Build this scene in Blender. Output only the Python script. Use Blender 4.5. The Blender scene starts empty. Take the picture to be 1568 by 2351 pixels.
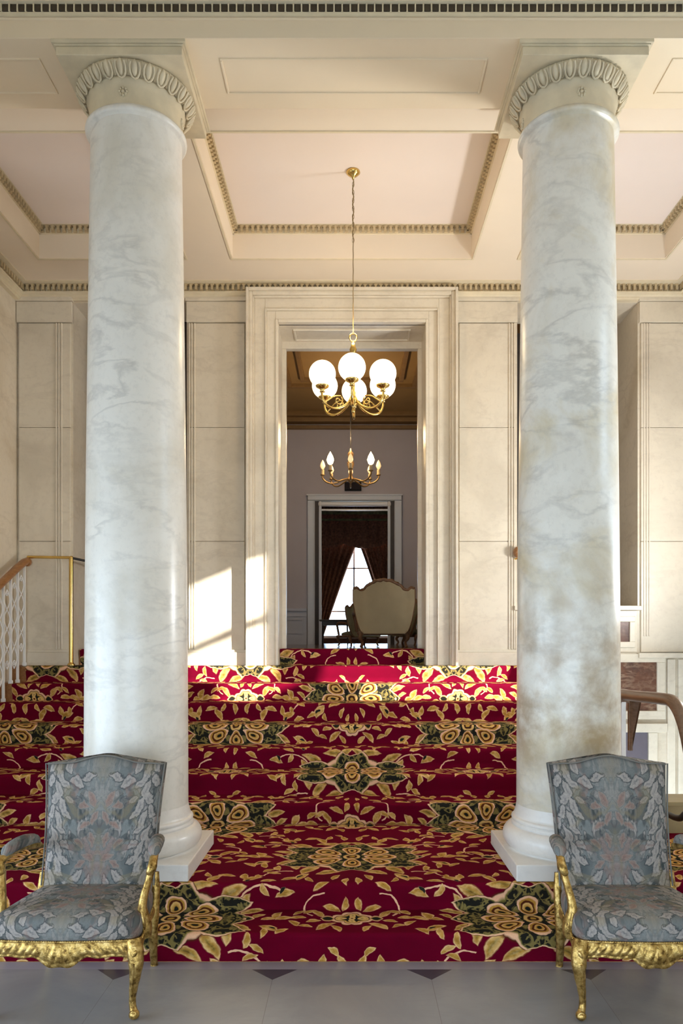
import bpy, math, random
from math import sin, cos, pi, radians, sqrt
random.seed(7)
S = bpy.context.scene
COL = S.collection

# ------------------------------------------------------------------ camera
cd = bpy.data.cameras.new('camera')
cam = bpy.data.objects.new('camera', cd); COL.objects.link(cam)
cam.location = (0, 0, 1.703); cam.rotation_euler = (pi / 2, 0, 0)
cd.sensor_fit = 'VERTICAL'; cd.sensor_height = 36.0; cd.sensor_width = 24.0
cd.lens = 1725.0 / 2351.0 * 36.0
cd.shift_x = -24.0 / 2351.0; cd.shift_y = 291.5 / 2351.0
cd.clip_start = 0.05; cd.clip_end = 200
S.camera = cam

# ------------------------------------------------------------------ exposure, daylight, sun
S.view_settings.view_transform = 'Standard'; S.view_settings.look = 'None'
S.view_settings.exposure = 0.0; S.view_settings.gamma = 1.0
W_STRENGTH = 7.4
W = bpy.data.worlds.new('daylight'); S.world = W; W.use_nodes = True
wn = W.node_tree; wn.nodes.clear()
wo = wn.nodes.new('ShaderNodeOutputWorld'); wb = wn.nodes.new('ShaderNodeBackground')
wt = wn.nodes.new('ShaderNodeTexCoord'); wz = wn.nodes.new('ShaderNodeTexNoise')
wr = wn.nodes.new('ShaderNodeValToRGB')
wz.inputs['Scale'].default_value = 9.0; wz.inputs['Detail'].default_value = 3.0
wr.color_ramp.elements[0].position = 0.40; wr.color_ramp.elements[0].color = (0.50, 0.73, 1.0, 1)
wr.color_ramp.elements[1].position = 0.60; wr.color_ramp.elements[1].color = (0.84, 0.93, 1.0, 1)
wn.links.new(wt.outputs['Generated'], wz.inputs['Vector']); wn.links.new(wz.outputs['Fac'], wr.inputs['Fac'])
wn.links.new(wr.outputs['Color'], wb.inputs['Color']); wn.links.new(wb.outputs['Background'], wo.inputs['Surface'])
wb.inputs['Strength'].default_value = W_STRENGTH

from mathutils import Vector, Matrix
SUN_DIR = Vector((-1.3, 1.0, -0.56)).normalized()
sl = bpy.data.lights.new('sun', 'SUN'); so = bpy.data.objects.new('sun', sl); COL.objects.link(so)
sl.energy = 22.0; sl.angle = radians(0.9); sl.color = (1.0, 0.95, 0.86)
so.rotation_euler = SUN_DIR.to_track_quat('-Z', 'Y').to_euler(); so.location = (9, -4, 7)
# area lamp added by the raking opening, tilted up to brighten ceiling and right piers
al = bpy.data.lights.new('right_fill', 'AREA'); ao_ = bpy.data.objects.new('right_fill', al); COL.objects.link(ao_)
al.shape = 'RECTANGLE'; al.size = 0.95; al.size_y = 0.42; al.energy = 172.0; al.color = (0.97, 0.98, 1.0)
ao_.location = (3.42, 5.90, 2.22)
ao_.rotation_euler = Vector((-.72, .20, .66)).to_track_quat('-Z', 'Y').to_euler()

# ------------------------------------------------------------------ node helpers
def mat(name):
    m = bpy.data.materials.new(name); m.use_nodes = True
    nt = m.node_tree; b = nt.nodes['Principled BSDF']
    return m, nt, b
def nn(nt, t, **kw):
    n = nt.nodes.new(t)
    for k, v in kw.items(): setattr(n, k, v)
    return n
def put(nt, sock, v):
    if isinstance(v, bpy.types.NodeSocket): nt.links.new(v, sock)
    else: sock.default_value = v
def M(nt, op, a, b=None, c=None, clamp=False):
    n = nt.nodes.new('ShaderNodeMath'); n.operation = op; n.use_clamp = clamp
    put(nt, n.inputs[0], a)
    if b is not None: put(nt, n.inputs[1], b)
    if c is not None: put(nt, n.inputs[2], c)
    return n.outputs[0]
def XYZ(nt, v):
    n = nt.nodes.new('ShaderNodeSeparateXYZ'); put(nt, n.inputs[0], v); return n.outputs
def VEC(nt, x, y, z=0.0):
    n = nt.nodes.new('ShaderNodeCombineXYZ')
    put(nt, n.inputs[0], x); put(nt, n.inputs[1], y); put(nt, n.inputs[2], z); return n.outputs[0]
def RAMP(nt, f, stops, interp='LINEAR'):
    n = nt.nodes.new('ShaderNodeValToRGB'); r = n.color_ramp; r.interpolation = interp
    while len(r.elements) < len(stops): r.elements.new(0.5)
    for e, (p, c) in zip(r.elements, stops):
        e.position = p; e.color = c if len(c) == 4 else (*c, 1)
    put(nt, n.inputs[0], f); return n.outputs[0], n.outputs[1]
def MIX(nt, f, a, b, mode='MIX'):
    n = nt.nodes.new('ShaderNodeMix'); n.data_type = 'RGBA'; n.blend_type = mode
    put(nt, n.inputs[0], f)
    put(nt, n.inputs[6], a if isinstance(a, bpy.types.NodeSocket) else (*a, 1))
    put(nt, n.inputs[7], b if isinstance(b, bpy.types.NodeSocket) else (*b, 1))
    return n.outputs[2]
def NOISE(nt, vec, scale, detail=4.0, rough=0.55, dist=0.0):
    n = nt.nodes.new('ShaderNodeTexNoise')
    if vec is not None: put(nt, n.inputs['Vector'], vec)
    n.inputs['Scale'].default_value = scale; n.inputs['Detail'].default_value = detail
    n.inputs['Roughness'].default_value = rough; n.inputs['Distortion'].default_value = dist
    return n.outputs['Fac'], n.outputs['Color']
def OBJ(nt): return nt.nodes.new('ShaderNodeTexCoord').outputs['Object']
def MAPV(nt, v, loc=(0, 0, 0), rot=(0, 0, 0), sc=(1, 1, 1), kind='POINT'):
    n = nt.nodes.new('ShaderNodeMapping'); n.vector_type = kind
    put(nt, n.inputs[0], v); n.inputs[1].default_value = loc; n.inputs[2].default_value = rot; n.inputs[3].default_value = sc
    return n.outputs[0]
def BUMP(nt, b, h, s=0.2, d=0.01):
    n = nt.nodes.new('ShaderNodeBump'); n.inputs['Strength'].default_value = s; n.inputs['Distance'].default_value = d
    put(nt, n.inputs['Height'], h); nt.links.new(n.outputs[0], b.inputs['Normal'])

def plain(name, col, rough=0.5, metal=0.0, var=0.06, scale=9.0, bump=0.0, bscale=60.0):
    m, nt, b = mat(name)
    v = OBJ(nt); f, _ = NOISE(nt, v, scale)
    lo = tuple(c * (1 - var) for c in col); hi = tuple(min(1, c * (1 + var)) for c in col)
    c, _ = RAMP(nt, f, [(0.3, lo), (0.7, hi)])
    nt.links.new(c, b.inputs['Base Color'])
    b.inputs['Roughness'].default_value = rough; b.inputs['Metallic'].default_value = metal
    if bump:
        h, _ = NOISE(nt, v, bscale); BUMP(nt, b, h, bump, 0.005)
    return m

def marble(name, base, dark, patch, rough=0.35, vein=0.5, pscale=1.3, vscale=2.2, stain=None):
    m, nt, b = mat(name)
    v = OBJ(nt)
    f1, _ = NOISE(nt, v, pscale, 5, 0.6, 0.6)
    c, _ = RAMP(nt, f1, [(0.33, patch), (0.52, base), (0.75, tuple(min(1, x * 1.05) for x in base))])
    vm = MAPV(nt, v, rot=(0.5, 0.45, 0.2), sc=(1.0, 1.0, 2.4))
    f2, _ = NOISE(nt, vm, vscale, 6, 0.55, 0.35)
    r = M(nt, 'ABSOLUTE', M(nt, 'SUBTRACT', f2, 0.5))
    r = M(nt, 'SUBTRACT', 1.0, M(nt, 'MULTIPLY', r, 20.0), clamp=True)
    f4, _ = NOISE(nt, v, 1.7, 3)
    r = M(nt, 'MULTIPLY', r, M(nt, 'MULTIPLY', M(nt, 'SUBTRACT', f4, 0.38, clamp=True), 4.0, clamp=True))
    c = MIX(nt, M(nt, 'MULTIPLY', r, vein), c, dark)
    f3, _ = NOISE(nt, v, 24, 5, 0.7)
    c = MIX(nt, M(nt, 'MULTIPLY', M(nt, 'SUBTRACT', f3, 0.5, clamp=True), 0.9), c, dark)
    if stain:
        z = XYZ(nt, v)[2]; fs, _ = NOISE(nt, v, 4.2, 6, 0.62, 0.15)
        band = RAMP(nt, M(nt, 'DIVIDE', z, 2.2), [(0.20, (.05, .05, .05)), (0.36, (1, 1, 1)), (0.60, (.7, .7, .7)), (0.85, (0.12, .12, .12))])[0]
        k = M(nt, 'MULTIPLY', band, RAMP(nt, fs, [(0.42, (0, 0, 0)), (0.62, (.72, .72, .72))])[0])
        c = MIX(nt, k, c, stain)
    nt.links.new(c, b.inputs['Base Color']); b.inputs['Roughness'].default_value = rough
    return m

# ------------------------------------------------------------------ materials
MT = {}
MT['wall'] = marble('wall_marble', (.75, .66, .515), (.40, .31, .21), (.65, .55, .40), 0.32, 0.25)
MT['trimmarble'] = marble('trim_marble', (.77, .685, .54), (.47, .39, .29), (.67, .59, .46), 0.32, 0.22)
MT['column'] = marble('column_marble', (.80, .765, .69), (.40, .385, .35), (.71, .665, .57), 0.30, 0.42, 1.8, 2.4)
MT['column_stained'] = marble('stained_column_marble', (.80, .765, .68), (.38, .36, .32), (.64, .55, .37), 0.30, 0.45, 1.6, 2.0, stain=(.33, .205, .08))
MT['capital'] = plain('capital_stone', (.66, .565, .39), 0.5, 0, 0.12, 7)
MT['base'] = marble('base_marble', (.84, .80, .74), (.55, .5, .45), (.77, .72, .65), 0.3, 0.15)
MT['coffer'] = plain('pink_plaster', (.86, .755, .68), 0.75, 0, 0.015, 2)
MT['ceil'] = plain('ceiling_plaster', (.86, .74, .58), 0.75, 0, 0.02, 2)
MT['beam'] = plain('beam_plaster', (.83, .69, .49), 0.7, 0, 0.03, 2)
MT['tan'] = plain('moulding_tan_paint', (.56, .44, .26), 0.55, 0, 0.10, 12)
MT['cream'] = plain('moulding_cream_paint', (.76, .655, .46), 0.55, 0, 0.05, 12)
MT['darkblock'] = plain('moulding_dark_brown', (.05, .034, .018), 0.6, 0, 0.2, 30)
MT['brownmarble'] = marble('brown_marble', (.13, .045, .018), (.42, .28, .18), (.075, .026, .012), 0.3, 0.55, 6, 4)
MT['tanmarble'] = marble('yellow_marble', (.36, .28, .14), (.25, .18, .09), (.30, .23, .11), 0.35, 0.3)
MT['brass'] = plain('polished_brass', (.72, .50, .16), 0.22, 1.0, 0.08, 8)
MT['chain'] = plain('dull_gold_flex', (.30, .215, .10), .45, .3, .1, 20)
MT['whiteiron'] = plain('white_painted_iron', (.82, .81, .79), 0.4)
MT['darkiron'] = plain('black_iron', (.02, .018, .016), 0.4)
MT['backwall'] = plain('grey_mauve_paint', (.50, .46, .46), 0.7, 0, .03, 2)
MT['backdado'] = plain('pale_grey_paint', (.52, .54, .58), 0.6, 0, .03, 2)
MT['backceil'] = plain('ochre_ceiling_paint', (.34, .22, .09), 0.7, 0, .06, 3)
MT['backtrim'] = plain('gilt_ceiling_trim', (.24, .14, .05), 0.5, 0, .1, 8)
MT['frame'] = plain('door_frame_paint', (.66, .70, .73), 0.5, 0, .03, 3)
MT['whitepaint'] = plain('white_gloss_paint', (.85, .84, .80), 0.35, 0, .02, 3)
MT['darkbrown'] = plain('dark_brown_finish', (.035, .024, .018), 0.5, 0, .2, 6)  # also put in for the darkness behind the side openings
MT['darkwall'] = plain('dark_red_wallpaper', (.10, .045, .03), 0.8, 0, .3, 14)
MT['curtain'] = plain('brown_damask_curtain', (.30, .125, .065), 0.85, 0, .45, 22)
MT['valance'] = plain('green_gold_valance', (.26, .22, .09), 0.8, 0, .5, 10)
MT['tanfabric'] = plain('tan_linen', (.42, .33, .19), 0.85, 0, .05, 6, .2, 300)
MT['olivefabric'] = plain('olive_upholstery', (.20, .18, .10), 0.85, 0, .15, 12)
MT['carvedwood'] = plain('carved_walnut', (.19, .085, .035), 0.4, 0, .25, 20, .4, 60)
MT['sign'] = plain('black_sign', (.006, .005, .006), 0.9)

def wood(name, a, bcol, rough=0.35):
    m, nt, b = mat(name); v = MAPV(nt, OBJ(nt), sc=(14, 1.5, 14))
    f, _ = NOISE(nt, v, 3, 6, 0.6, 0.8)
    c, _ = RAMP(nt, f, [(0.3, a), (0.7, bcol)])
    nt.links.new(c, b.inputs['Base Color']); b.inputs['Roughness'].default_value = rough
    return m
MT['wood'] = wood('oak_handrail', (.25, .10, .03), (.40, .19, .07))
MT['darkwood'] = wood('dark_handrail', (.12, .065, .035), (.22, .13, .08))
MT['floorwood'] = wood('parquet', (.07, .03, .015), (.12, .055, .025), 0.15)

# gilded wood: metal with dark rubbed patches
m, nt, b = mat('gilded_wood'); v = OBJ(nt)
f, _ = NOISE(nt, v, 34, 5, 0.65); f2, _ = NOISE(nt, v, 90, 3)
c, _ = RAMP(nt, f, [(0.36, (.15, .08, .02)), (0.50, (.50, .32, .09)), (0.72, (.80, .58, .24))])
nt.links.new(c, b.inputs['Base Color']); b.inputs['Metallic'].default_value = 0.85; b.inputs['Roughness'].default_value = 0.36
BUMP(nt, b, f, 0.8, 0.006); MT['gold'] = m

# floor: big pale marble slabs with dark diamonds at the corners and a border strip by the step
m, nt, b = mat('floor_marble'); v = OBJ(nt); x, y, z = XYZ(nt, v)
fx = M(nt, 'ABSOLUTE', M(nt, 'WRAP', x, 0.398 + 0.398, 0.398 - 0.398 + 0.0))
fx = M(nt, 'ABSOLUTE', M(nt, 'SUBTRACT', fx, 0.398))
yy = M(nt, 'SUBTRACT', 3.872, y)
fy = M(nt, 'ABSOLUTE', M(nt, 'WRAP', yy, 0.4, -0.4))
f, _ = NOISE(nt, v, 1.6, 6, 0.62, 1.0); f2, _ = NOISE(nt, MAPV(nt, v, rot=(0, 0, .6), sc=(1, 3, 1)), 2.5, 6, .6, 1.5)
cell = nn(nt, 'ShaderNodeTexWhiteNoise', noise_dimensions='2D')
put(nt, cell.inputs['Vector'], VEC(nt, M(nt, 'FLOOR', M(nt, 'DIVIDE', M(nt, 'ADD', x, .398), .796)), M(nt, 'FLOOR', M(nt, 'DIVIDE', yy, .8))))
c, _ = RAMP(nt, f, [(0.3, (.235, .225, .225)), (0.7, (.345, .325, .31))])
c = MIX(nt, M(nt, 'MULTIPLY', cell.outputs[0], 0.25), c, (.26, .30, .37))
vr = M(nt, 'SUBTRACT', 1.0, M(nt, 'MULTIPLY', M(nt, 'ABSOLUTE', M(nt, 'SUBTRACT', f2, .5)), 30.0), clamp=True)
c = MIX(nt, M(nt, 'MULTIPLY', vr, .3), c, (.26, .25, .26))
inside = M(nt, 'GREATER_THAN', yy, 0.0)
joint = M(nt, 'MINIMUM', fx, fy)
jm = M(nt, 'MULTIPLY', M(nt, 'LESS_THAN', M(nt, 'MINIMUM', fx, fy), 0.0016), inside)
c = MIX(nt, M(nt, 'MULTIPLY', jm, .7), c, (.16, .14, .13))
dm = M(nt, 'MULTIPLY', M(nt, 'LESS_THAN', M(nt, 'ADD', fx, fy), 0.118), inside)
c = MIX(nt, dm, c, (.075, .068, .085))
c = MIX(nt, M(nt, 'SUBTRACT', 1.0, inside), c, (.36, .335, .37))
nt.links.new(c, b.inputs['Base Color']); b.inputs['Roughness'].default_value = 0.32; MT['floor'] = m

# tapestry upholstery, mirrored about the middle of the chair
def upholstery():
    m, nt, b = mat('tapestry'); x, y, z = XYZ(nt, OBJ(nt))
    ax = M(nt, 'SQRT', M(nt, 'ADD', M(nt, 'MULTIPLY', x, x), .00003)); t = M(nt, 'ADD', M(nt, 'MULTIPLY', y, -1.0), z)
    p = VEC(nt, ax, t, 0.0)
    # calm ground in the middle, leafy border towards the sides and foot
    f0, _ = NOISE(nt, p, 5.0, 3, .5, .4)
    c, _ = RAMP(nt, f0, [(.30, (.15, .185, .195)), (.45, (.245, .27, .275)), (.60, (.30, .305, .29)), (.72, (.25, .235, .215))])
    # feathery scrolling leaves: contour bands of a warped noise
    f1, _ = NOISE(nt, MAPV(nt, p, loc=(.7, .35, 0), rot=(0, 0, .5), sc=(1.3, 1, 1)), 8.0, 3, .55, .7)
    lc, la = RAMP(nt, f1, [(.24, (.025, .038, .042, 1)), (.372, (.045, .06, .065, 1)), (.392, (.36, .34, .32, 1)), (.425, (.52, .47, .43, 1)), (.455, (.36, .32, .32, 1)), (.472, (.05, .06, .065, 1)),
                           (.50, (.20, .22, .225, 0)), (.56, (.26, .27, .27, 0)), (.575, (.04, .05, .055, 1)), (.597, (.50, .45, .41, 1)), (.65, (.36, .31, .29, 1)), (.70, (.07, .08, .085, 1))])
    fm, _ = NOISE(nt, MAPV(nt, p, loc=(4.2, 1.3, 0)), 3.2, 2)
    side = M(nt, 'ADD', M(nt, 'MULTIPLY', ax, 1.15), M(nt, 'MULTIPLY', fm, .9))
    msk = RAMP(nt, side, [(.50, (.25, .25, .25)), (.64, (.75, .75, .75))])[0]
    c = MIX(nt, M(nt, 'MULTIPLY', la, msk), c, lc)
    # acanthus sprays up the sides and a bouquet in the middle
    fd, _ = NOISE(nt, MAPV(nt, p, loc=(6.1, 2.9, 0)), 12.0, 2, .5, .6)
    dk = M(nt, 'MULTIPLY', RAMP(nt, fd, [(.50, (0, 0, 0)), (.54, (1, 1, 1))])[0], msk)
    c = MIX(nt, M(nt, 'MULTIPLY', dk, .85), c, (.035, .05, .055))
    _, wc = NOISE(nt, p, 24, 3, .65)
    w = nn(nt, 'ShaderNodeVectorMath', operation='MULTIPLY_ADD')
    put(nt, w.inputs[0], wc); w.inputs[1].default_value = (.042, .042, 0); put(nt, w.inputs[2], p)
    pl = MAPV(nt, w.outputs[0], loc=(-.021, -.021, 0))
    def leaves(L):
        o = None
        for cx, cy, dg, rx, ry in L:
            q = XYZ(nt, MAPV(nt, pl, loc=(cx, cy, 0), rot=(0, 0, radians(dg)), sc=(rx, ry, 1), kind='TEXTURE'))
            f = M(nt, 'ADD', M(nt, 'MULTIPLY', q[0], q[0]), M(nt, 'ABSOLUTE', M(nt, 'ADD', q[1], M(nt, 'MULTIPLY', M(nt, 'MULTIPLY', q[0], q[0]), .45))))
            o = f if o is None else M(nt, 'MINIMUM', o, f)
        return o
    L1 = []
    for k in range(9):
        tt = .215 + .058 * k; sx = .018 * sin(k * 1.9)
        L1 += [(.215 + sx, tt, 65, .042, .019), (.262 + sx, tt + .018, 118, .036, .016), (.182 + sx, tt + .030, 18, .032, .014)]
    L1 += [(.135, .66, 15, .045, .018), (.075, .685, -10, .042, .017), (.10, .30, 150, .045, .018), (.05, .27, 120, .040, .016), (.12, .245, 30, .04, .016)]
    fl_ = M(nt, 'DIVIDE', leaves(L1), 1.4)
    lc, la = RAMP(nt, fl_, [(0, (.16, .165, .17, 1)), (.08, (.36, .33, .325, 1)), (.36, (.50, .455, .42, 1)), (.62, (.40, .365, .35, 1)), (.72, (.035, .045, .05, 1)), (.84, (.06, .075, .08, .7)), (1.0, (.06, .075, .08, 0))])
    c = MIX(nt, M(nt, 'MULTIPLY', la, .9), c, lc)
    L2 = [(.045, .60, 60, .036, .018), (.085, .575, 10, .034, .016), (.03, .53, -60, .034, .016), (.075, .50, -25, .036, .017), (.035, .445, 70, .040, .018), (.10, .43, 30, .036, .016), (.045, .375, 20, .040, .017), (.09, .35, -40, .034, .015)]
    lc, la = RAMP(nt, M(nt, 'DIVIDE', leaves(L2), 1.3), [(0, (.22, .12, .10, 1)), (.15, (.34, .20, .17, 1)), (.5, (.38, .27, .22, 1)), (.68, (.34, .31, .29, 1)), (.77, (.15, .17, .175, 1)), (.95, (.15, .17, .175, 0))])
    c = MIX(nt, M(nt, 'MULTIPLY', la, .75), c, lc)
    # faded rose and ochre blooms
    f3, _ = NOISE(nt, MAPV(nt, p, loc=(8.3, 2.2, 0)), 11.0, 2, .5, .8)
    c = MIX(nt, M(nt, 'MULTIPLY', RAMP(nt, f3, [(.56, (0, 0, 0)), (.63, (1, 1, 1))])[0], .45), c, (.36, .20, .165))
    f4, _ = NOISE(nt, MAPV(nt, p, loc=(2.3, 9.2, 0)), 9.0, 2, .5, .8)
    c = MIX(nt, M(nt, 'MULTIPLY', RAMP(nt, f4, [(.57, (0, 0, 0)), (.65, (1, 1, 1))])[0], .45), c, (.30, .24, .13))
    # fine veins
    f5, _ = NOISE(nt, p, 26, 3, .6, 1.2)
    c = MIX(nt, M(nt, 'MULTIPLY', RAMP(nt, f5, [(.46, (0, 0, 0)), (.50, (1, 1, 1)), (.54, (0, 0, 0))])[0], .35), c, (.12, .13, .14))
    fw, _ = NOISE(nt, OBJ(nt), 420, 1)
    c = MIX(nt, M(nt, 'MULTIPLY', M(nt, 'SUBTRACT', fw, .5, clamp=True), .8), c, (.10, .10, .10))
    c = MIX(nt, 1.0, c, (.78, .76, .73), 'MULTIPLY')
    nt.links.new(c, b.inputs['Base Color']); b.inputs['Roughness'].default_value = .8
    BUMP(nt, b, fw, .15, .002)
    return m
MT['tapestry'] = upholstery()

# stair carpet: medallions on a diamond lattice (2.0 m across, 1.6 m along the run), drawn from leaf outlines
def carpet():
    m, nt, b = mat('stair_carpet')
    uv = nn(nt, 'ShaderNodeUVMap', uv_map='run'); U = uv.outputs[0]
    _, wc = NOISE(nt, U, 14, 2)
    w = nn(nt, 'ShaderNodeVectorMath', operation='MULTIPLY_ADD')
    put(nt, w.inputs[0], wc); w.inputs[1].default_value = (.034, .034, 0); put(nt, w.inputs[2], U)
    x, y, z = XYZ(nt, w.outputs[0])
    x = M(nt, 'SUBTRACT', x, .017); y = M(nt, 'SUBTRACT', y, .017)
    a1 = M(nt, 'ABSOLUTE', M(nt, 'WRAP', x, 1.0, -1.0)); b1 = M(nt, 'WRAP', M(nt, 'SUBTRACT', y, 1.16), .8, -.8)
    ab1 = M(nt, 'ABSOLUTE', b1); sg = M(nt, 'SIGN', b1)
    inside = M(nt, 'LESS_THAN', M(nt, 'ADD', a1, M(nt, 'DIVIDE', ab1, .8)), 1.0); outs = M(nt, 'SUBTRACT', 1.0, inside)
    a = M(nt, 'ADD', M(nt, 'MULTIPLY', a1, inside), M(nt, 'MULTIPLY', M(nt, 'SUBTRACT', 1.0, a1), outs))
    bb = M(nt, 'SUBTRACT', b1, M(nt, 'MULTIPLY', M(nt, 'MULTIPLY', sg, .8), outs))
    P = VEC(nt, a, bb); abb = M(nt, 'ABSOLUTE', bb); PS = VEC(nt, a, abb)
    hz = M(nt, 'GREATER_THAN', a, M(nt, 'DIVIDE', abb, .8)); hn = M(nt, 'SUBTRACT', 1.0, hz)
    q0 = M(nt, 'ADD', M(nt, 'MULTIPLY', M(nt, 'SUBTRACT', 1.0, a), hz), M(nt, 'MULTIPLY', a, hn))
    q1 = M(nt, 'SUBTRACT', bb, M(nt, 'MULTIPLY', M(nt, 'MULTIPLY', M(nt, 'SIGN', bb), .8), hn))
    Q = VEC(nt, q0, q1); QS = VEC(nt, q0, M(nt, 'ABSOLUTE', q1))
    def leaf(V, cx, cy, deg, rx, ry):            # pointed at both ends
        s = XYZ(nt, MAPV(nt, V, loc=(cx, cy, 0), rot=(0, 0, radians(deg)), sc=(rx, ry, 1), kind='TEXTURE'))
        q = M(nt, 'MULTIPLY', s[0], s[0])
        return M(nt, 'ADD', q, M(nt, 'ABSOLUTE', M(nt, 'MULTIPLY_ADD', q, .55, s[1])))
    def drop(V, cx, cy, deg, rx, ry):            # rounded petal
        s = XYZ(nt, MAPV(nt, V, loc=(cx, cy, 0), rot=(0, 0, radians(deg)), sc=(rx, ry, 1), kind='TEXTURE'))
        k = M(nt, 'MULTIPLY', s[1], M(nt, 'ADD', 1.0, M(nt, 'MULTIPLY', s[0], -.35)))
        return M(nt, 'SQRT', M(nt, 'ADD', M(nt, 'MULTIPLY', s[0], s[0]), M(nt, 'MULTIPLY', k, k)))
    def arc(V, cx, cy, R, wd, hx, hy, off):      # part of a ring, cut by a half plane
        s = XYZ(nt, MAPV(nt, V, loc=(-cx, -cy, 0)))
        r = M(nt, 'SQRT', M(nt, 'ADD', M(nt, 'MULTIPLY', s[0], s[0]), M(nt, 'MULTIPLY', s[1], s[1])))
        f = M(nt, 'DIVIDE', M(nt, 'ABSOLUTE', M(nt, 'SUBTRACT', r, R)), wd)
        h = M(nt, 'ADD', M(nt, 'MULTIPLY', s[0], hx), M(nt, 'MULTIPLY', s[1], hy))
        return M(nt, 'MAXIMUM', f, M(nt, 'ADD', 1.0, M(nt, 'MULTIPLY', M(nt, 'SUBTRACT', off, h), 60.0)))
    def union(fs):
        o = fs[0]
        for f in fs[1:]: o = M(nt, 'MINIMUM', o, f)
        return o
    red = (.125, .0008, .0135)
    GOLD, TAN, CREAM, BROWN, DARK, OLIVE = (.50, .26, .045), (.74, .46, .16), (.86, .50, .30), (.09, .022, .008), (.016, .017, .013), (.20, .17, .04)
    fz, _ = NOISE(nt, U, 3.0, 3)
    c, _ = RAMP(nt, fz, [(.3, tuple(v * .85 for v in red)), (.7, tuple(v * 1.15 for v in red))])
    fg, _ = NOISE(nt, U, 19.0, 2)
    GV, _ = RAMP(nt, fg, [(.40, (.26, .12, .02)), (.50, (.55, .30, .06)), (.60, (.85, .55, .22))])
    def lay(c, f, stops, paint=None):
        col, al = RAMP(nt, M(nt, 'DIVIDE', f, 1.25), [(p / 1.25, (*k, al)) for p, k, al in stops])
        if paint is not None: col = MIX(nt, .40, col, paint)
        return MIX(nt, al, c, col)
    # thin pink stems
    c = lay(c, union([arc(P, .50, .13, .15, .0055, -.4, .9, .04), arc(P, .40, -.43, .13, .0055, .8, .5, .02), arc(Q, .17, .13, .10, .005, .9, .3, .02)]),
            [(0, CREAM, 1), (.9, CREAM, 1), (1.1, CREAM, 0)])
    # leaf sprays and lilies of the field (different above and below a medallion)
    sp = [(.575, .045, 70, .058, .026), (.625, .012, 20, .055, .024), (.535, .0, 10, .042, .020),
          (.42, .365, 30, .062, .027), (.375, .395, 110, .055, .022), (.455, .415, 75, .050, .020),
          (.62, .235, 15, .058, .024),
          (.20, .375, 60, .066, .026), (.155, .435, 115, .045, .018),
          (.56, -.13, -35, .066, .028), (.62, -.165, 40, .046, .020), (.535, -.185, -95, .05, .020),
          (.30, -.40, -60, .070, .030), (.36, -.43, -15, .052, .022), (.25, -.455, -110, .045, .018),
          (.46, -.33, 20, .042, .018), (.10, -.41, -70, .052, .020),
          (.70, .02, 0, .050, .022), (.69, -.06, -50, .046, .020), (.70, .09, 40, .044, .018), (.52, .33, 10, .050, .021), (.50, .245, 120, .046, .019),
          (.27, .43, -15, .055, .022), (.05, .43, 80, .055, .021), (.09, .50, 40, .040, .016),
          (.45, -.24, -100, .052, .021), (.50, -.285, -35, .045, .018), (.18, -.52, -30, .052, .020), (.04, -.47, -85, .048, .018)]
    c = lay(c, union([leaf(P, *s) for s in sp]),
            [(0, BROWN, 1), (.10, GOLD, 1), (.55, GOLD, 1), (.80, TAN, 1), (.84, CREAM, 1), (.97, CREAM, 1), (1.05, (.20, .03, .02), .9), (1.2, red, 0)], GV)
    lt = [(.40, .33, 60, .026, .012), (.60, .25, 50, .028, .012), (.31, -.40, -50, .032, .013), (.57, -.13, -30, .026, .011)]
    c = lay(c, union([leaf(P, *s) for s in lt]), [(0, DARK, 1), (.8, DARK, 1), (1.0, CREAM, 0)])
    # acanthus curls hugging the medallion
    cu = [(.31, .235, 35, .105, .038), (.385, .165, 75, .075, .030), (.14, .290, 8, .095, .032), (.43, .105, 25, .075, .026), (.05, .305, -35, .065, .024),
          (.26, -.265, -55, .095, .036), (.34, -.19, -80, .080, .032), (.14, -.31, -25, .085, .032), (.40, -.115, -30, .080, .028), (.47, .04, 40, .05, .020)]
    c = lay(c, union([leaf(P, *s) for s in cu]),
            [(0, BROWN, 1), (.15, OLIVE, 1), (.45, GOLD, 1), (.8, TAN, 1), (.92, CREAM, 1), (1.0, (.25, .06, .03), .9), (1.15, red, 0)], GV)
    # dark lobed field of the medallion
    bd = [drop(PS, 0, 0, 0, .285, .225), leaf(PS, .25, .12, 32, .19, .095), leaf(PS, .28, 0, 0, .225, .11), leaf(PS, 0, .16, 90, .14, .16)]
    fb = union(bd)
    c = lay(c, fb, [(0, DARK, 1), (.80, DARK, 1), (.85, OLIVE, 1), (.91, CREAM, 1), (.97, CREAM, 1), (1.0, BROWN, 1), (1.05, red, 0)])
    # olive tendrils in the dark field
    fo, _ = NOISE(nt, MAPV(nt, PS, loc=(3.3, 1.7, 0)), 15.0, 2, .5, 1.0)
    ol = M(nt, 'MULTIPLY', RAMP(nt, fo, [(.47, (0, 0, 0)), (.51, (1, 1, 1)), (.58, (1, 1, 1)), (.62, (0, 0, 0))])[0], M(nt, 'LESS_THAN', fb, .84))
    c = MIX(nt, M(nt, 'MULTIPLY', ol, .85), c, MIX(nt, fo, (.10, .085, .02), (.40, .30, .10)))
    # golden petals with rings
    pt = [drop(PS, 0, .130, 90, .084, .056), drop(PS, .150, .095, 34, .092, .056), drop(PS, .178, 0, 0, .105, .046)]
    c = lay(c, union(pt), [(0, DARK, 1), (.20, DARK, 1), (.26, GOLD, 1), (.48, TAN, 1), (.54, BROWN, 1), (.66, BROWN, 1), (.72, GOLD, 1), (.82, GOLD, 1), (.88, CREAM, 1), (.98, CREAM, 1), (1.03, DARK, 1), (1.1, DARK, 0)])
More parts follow.
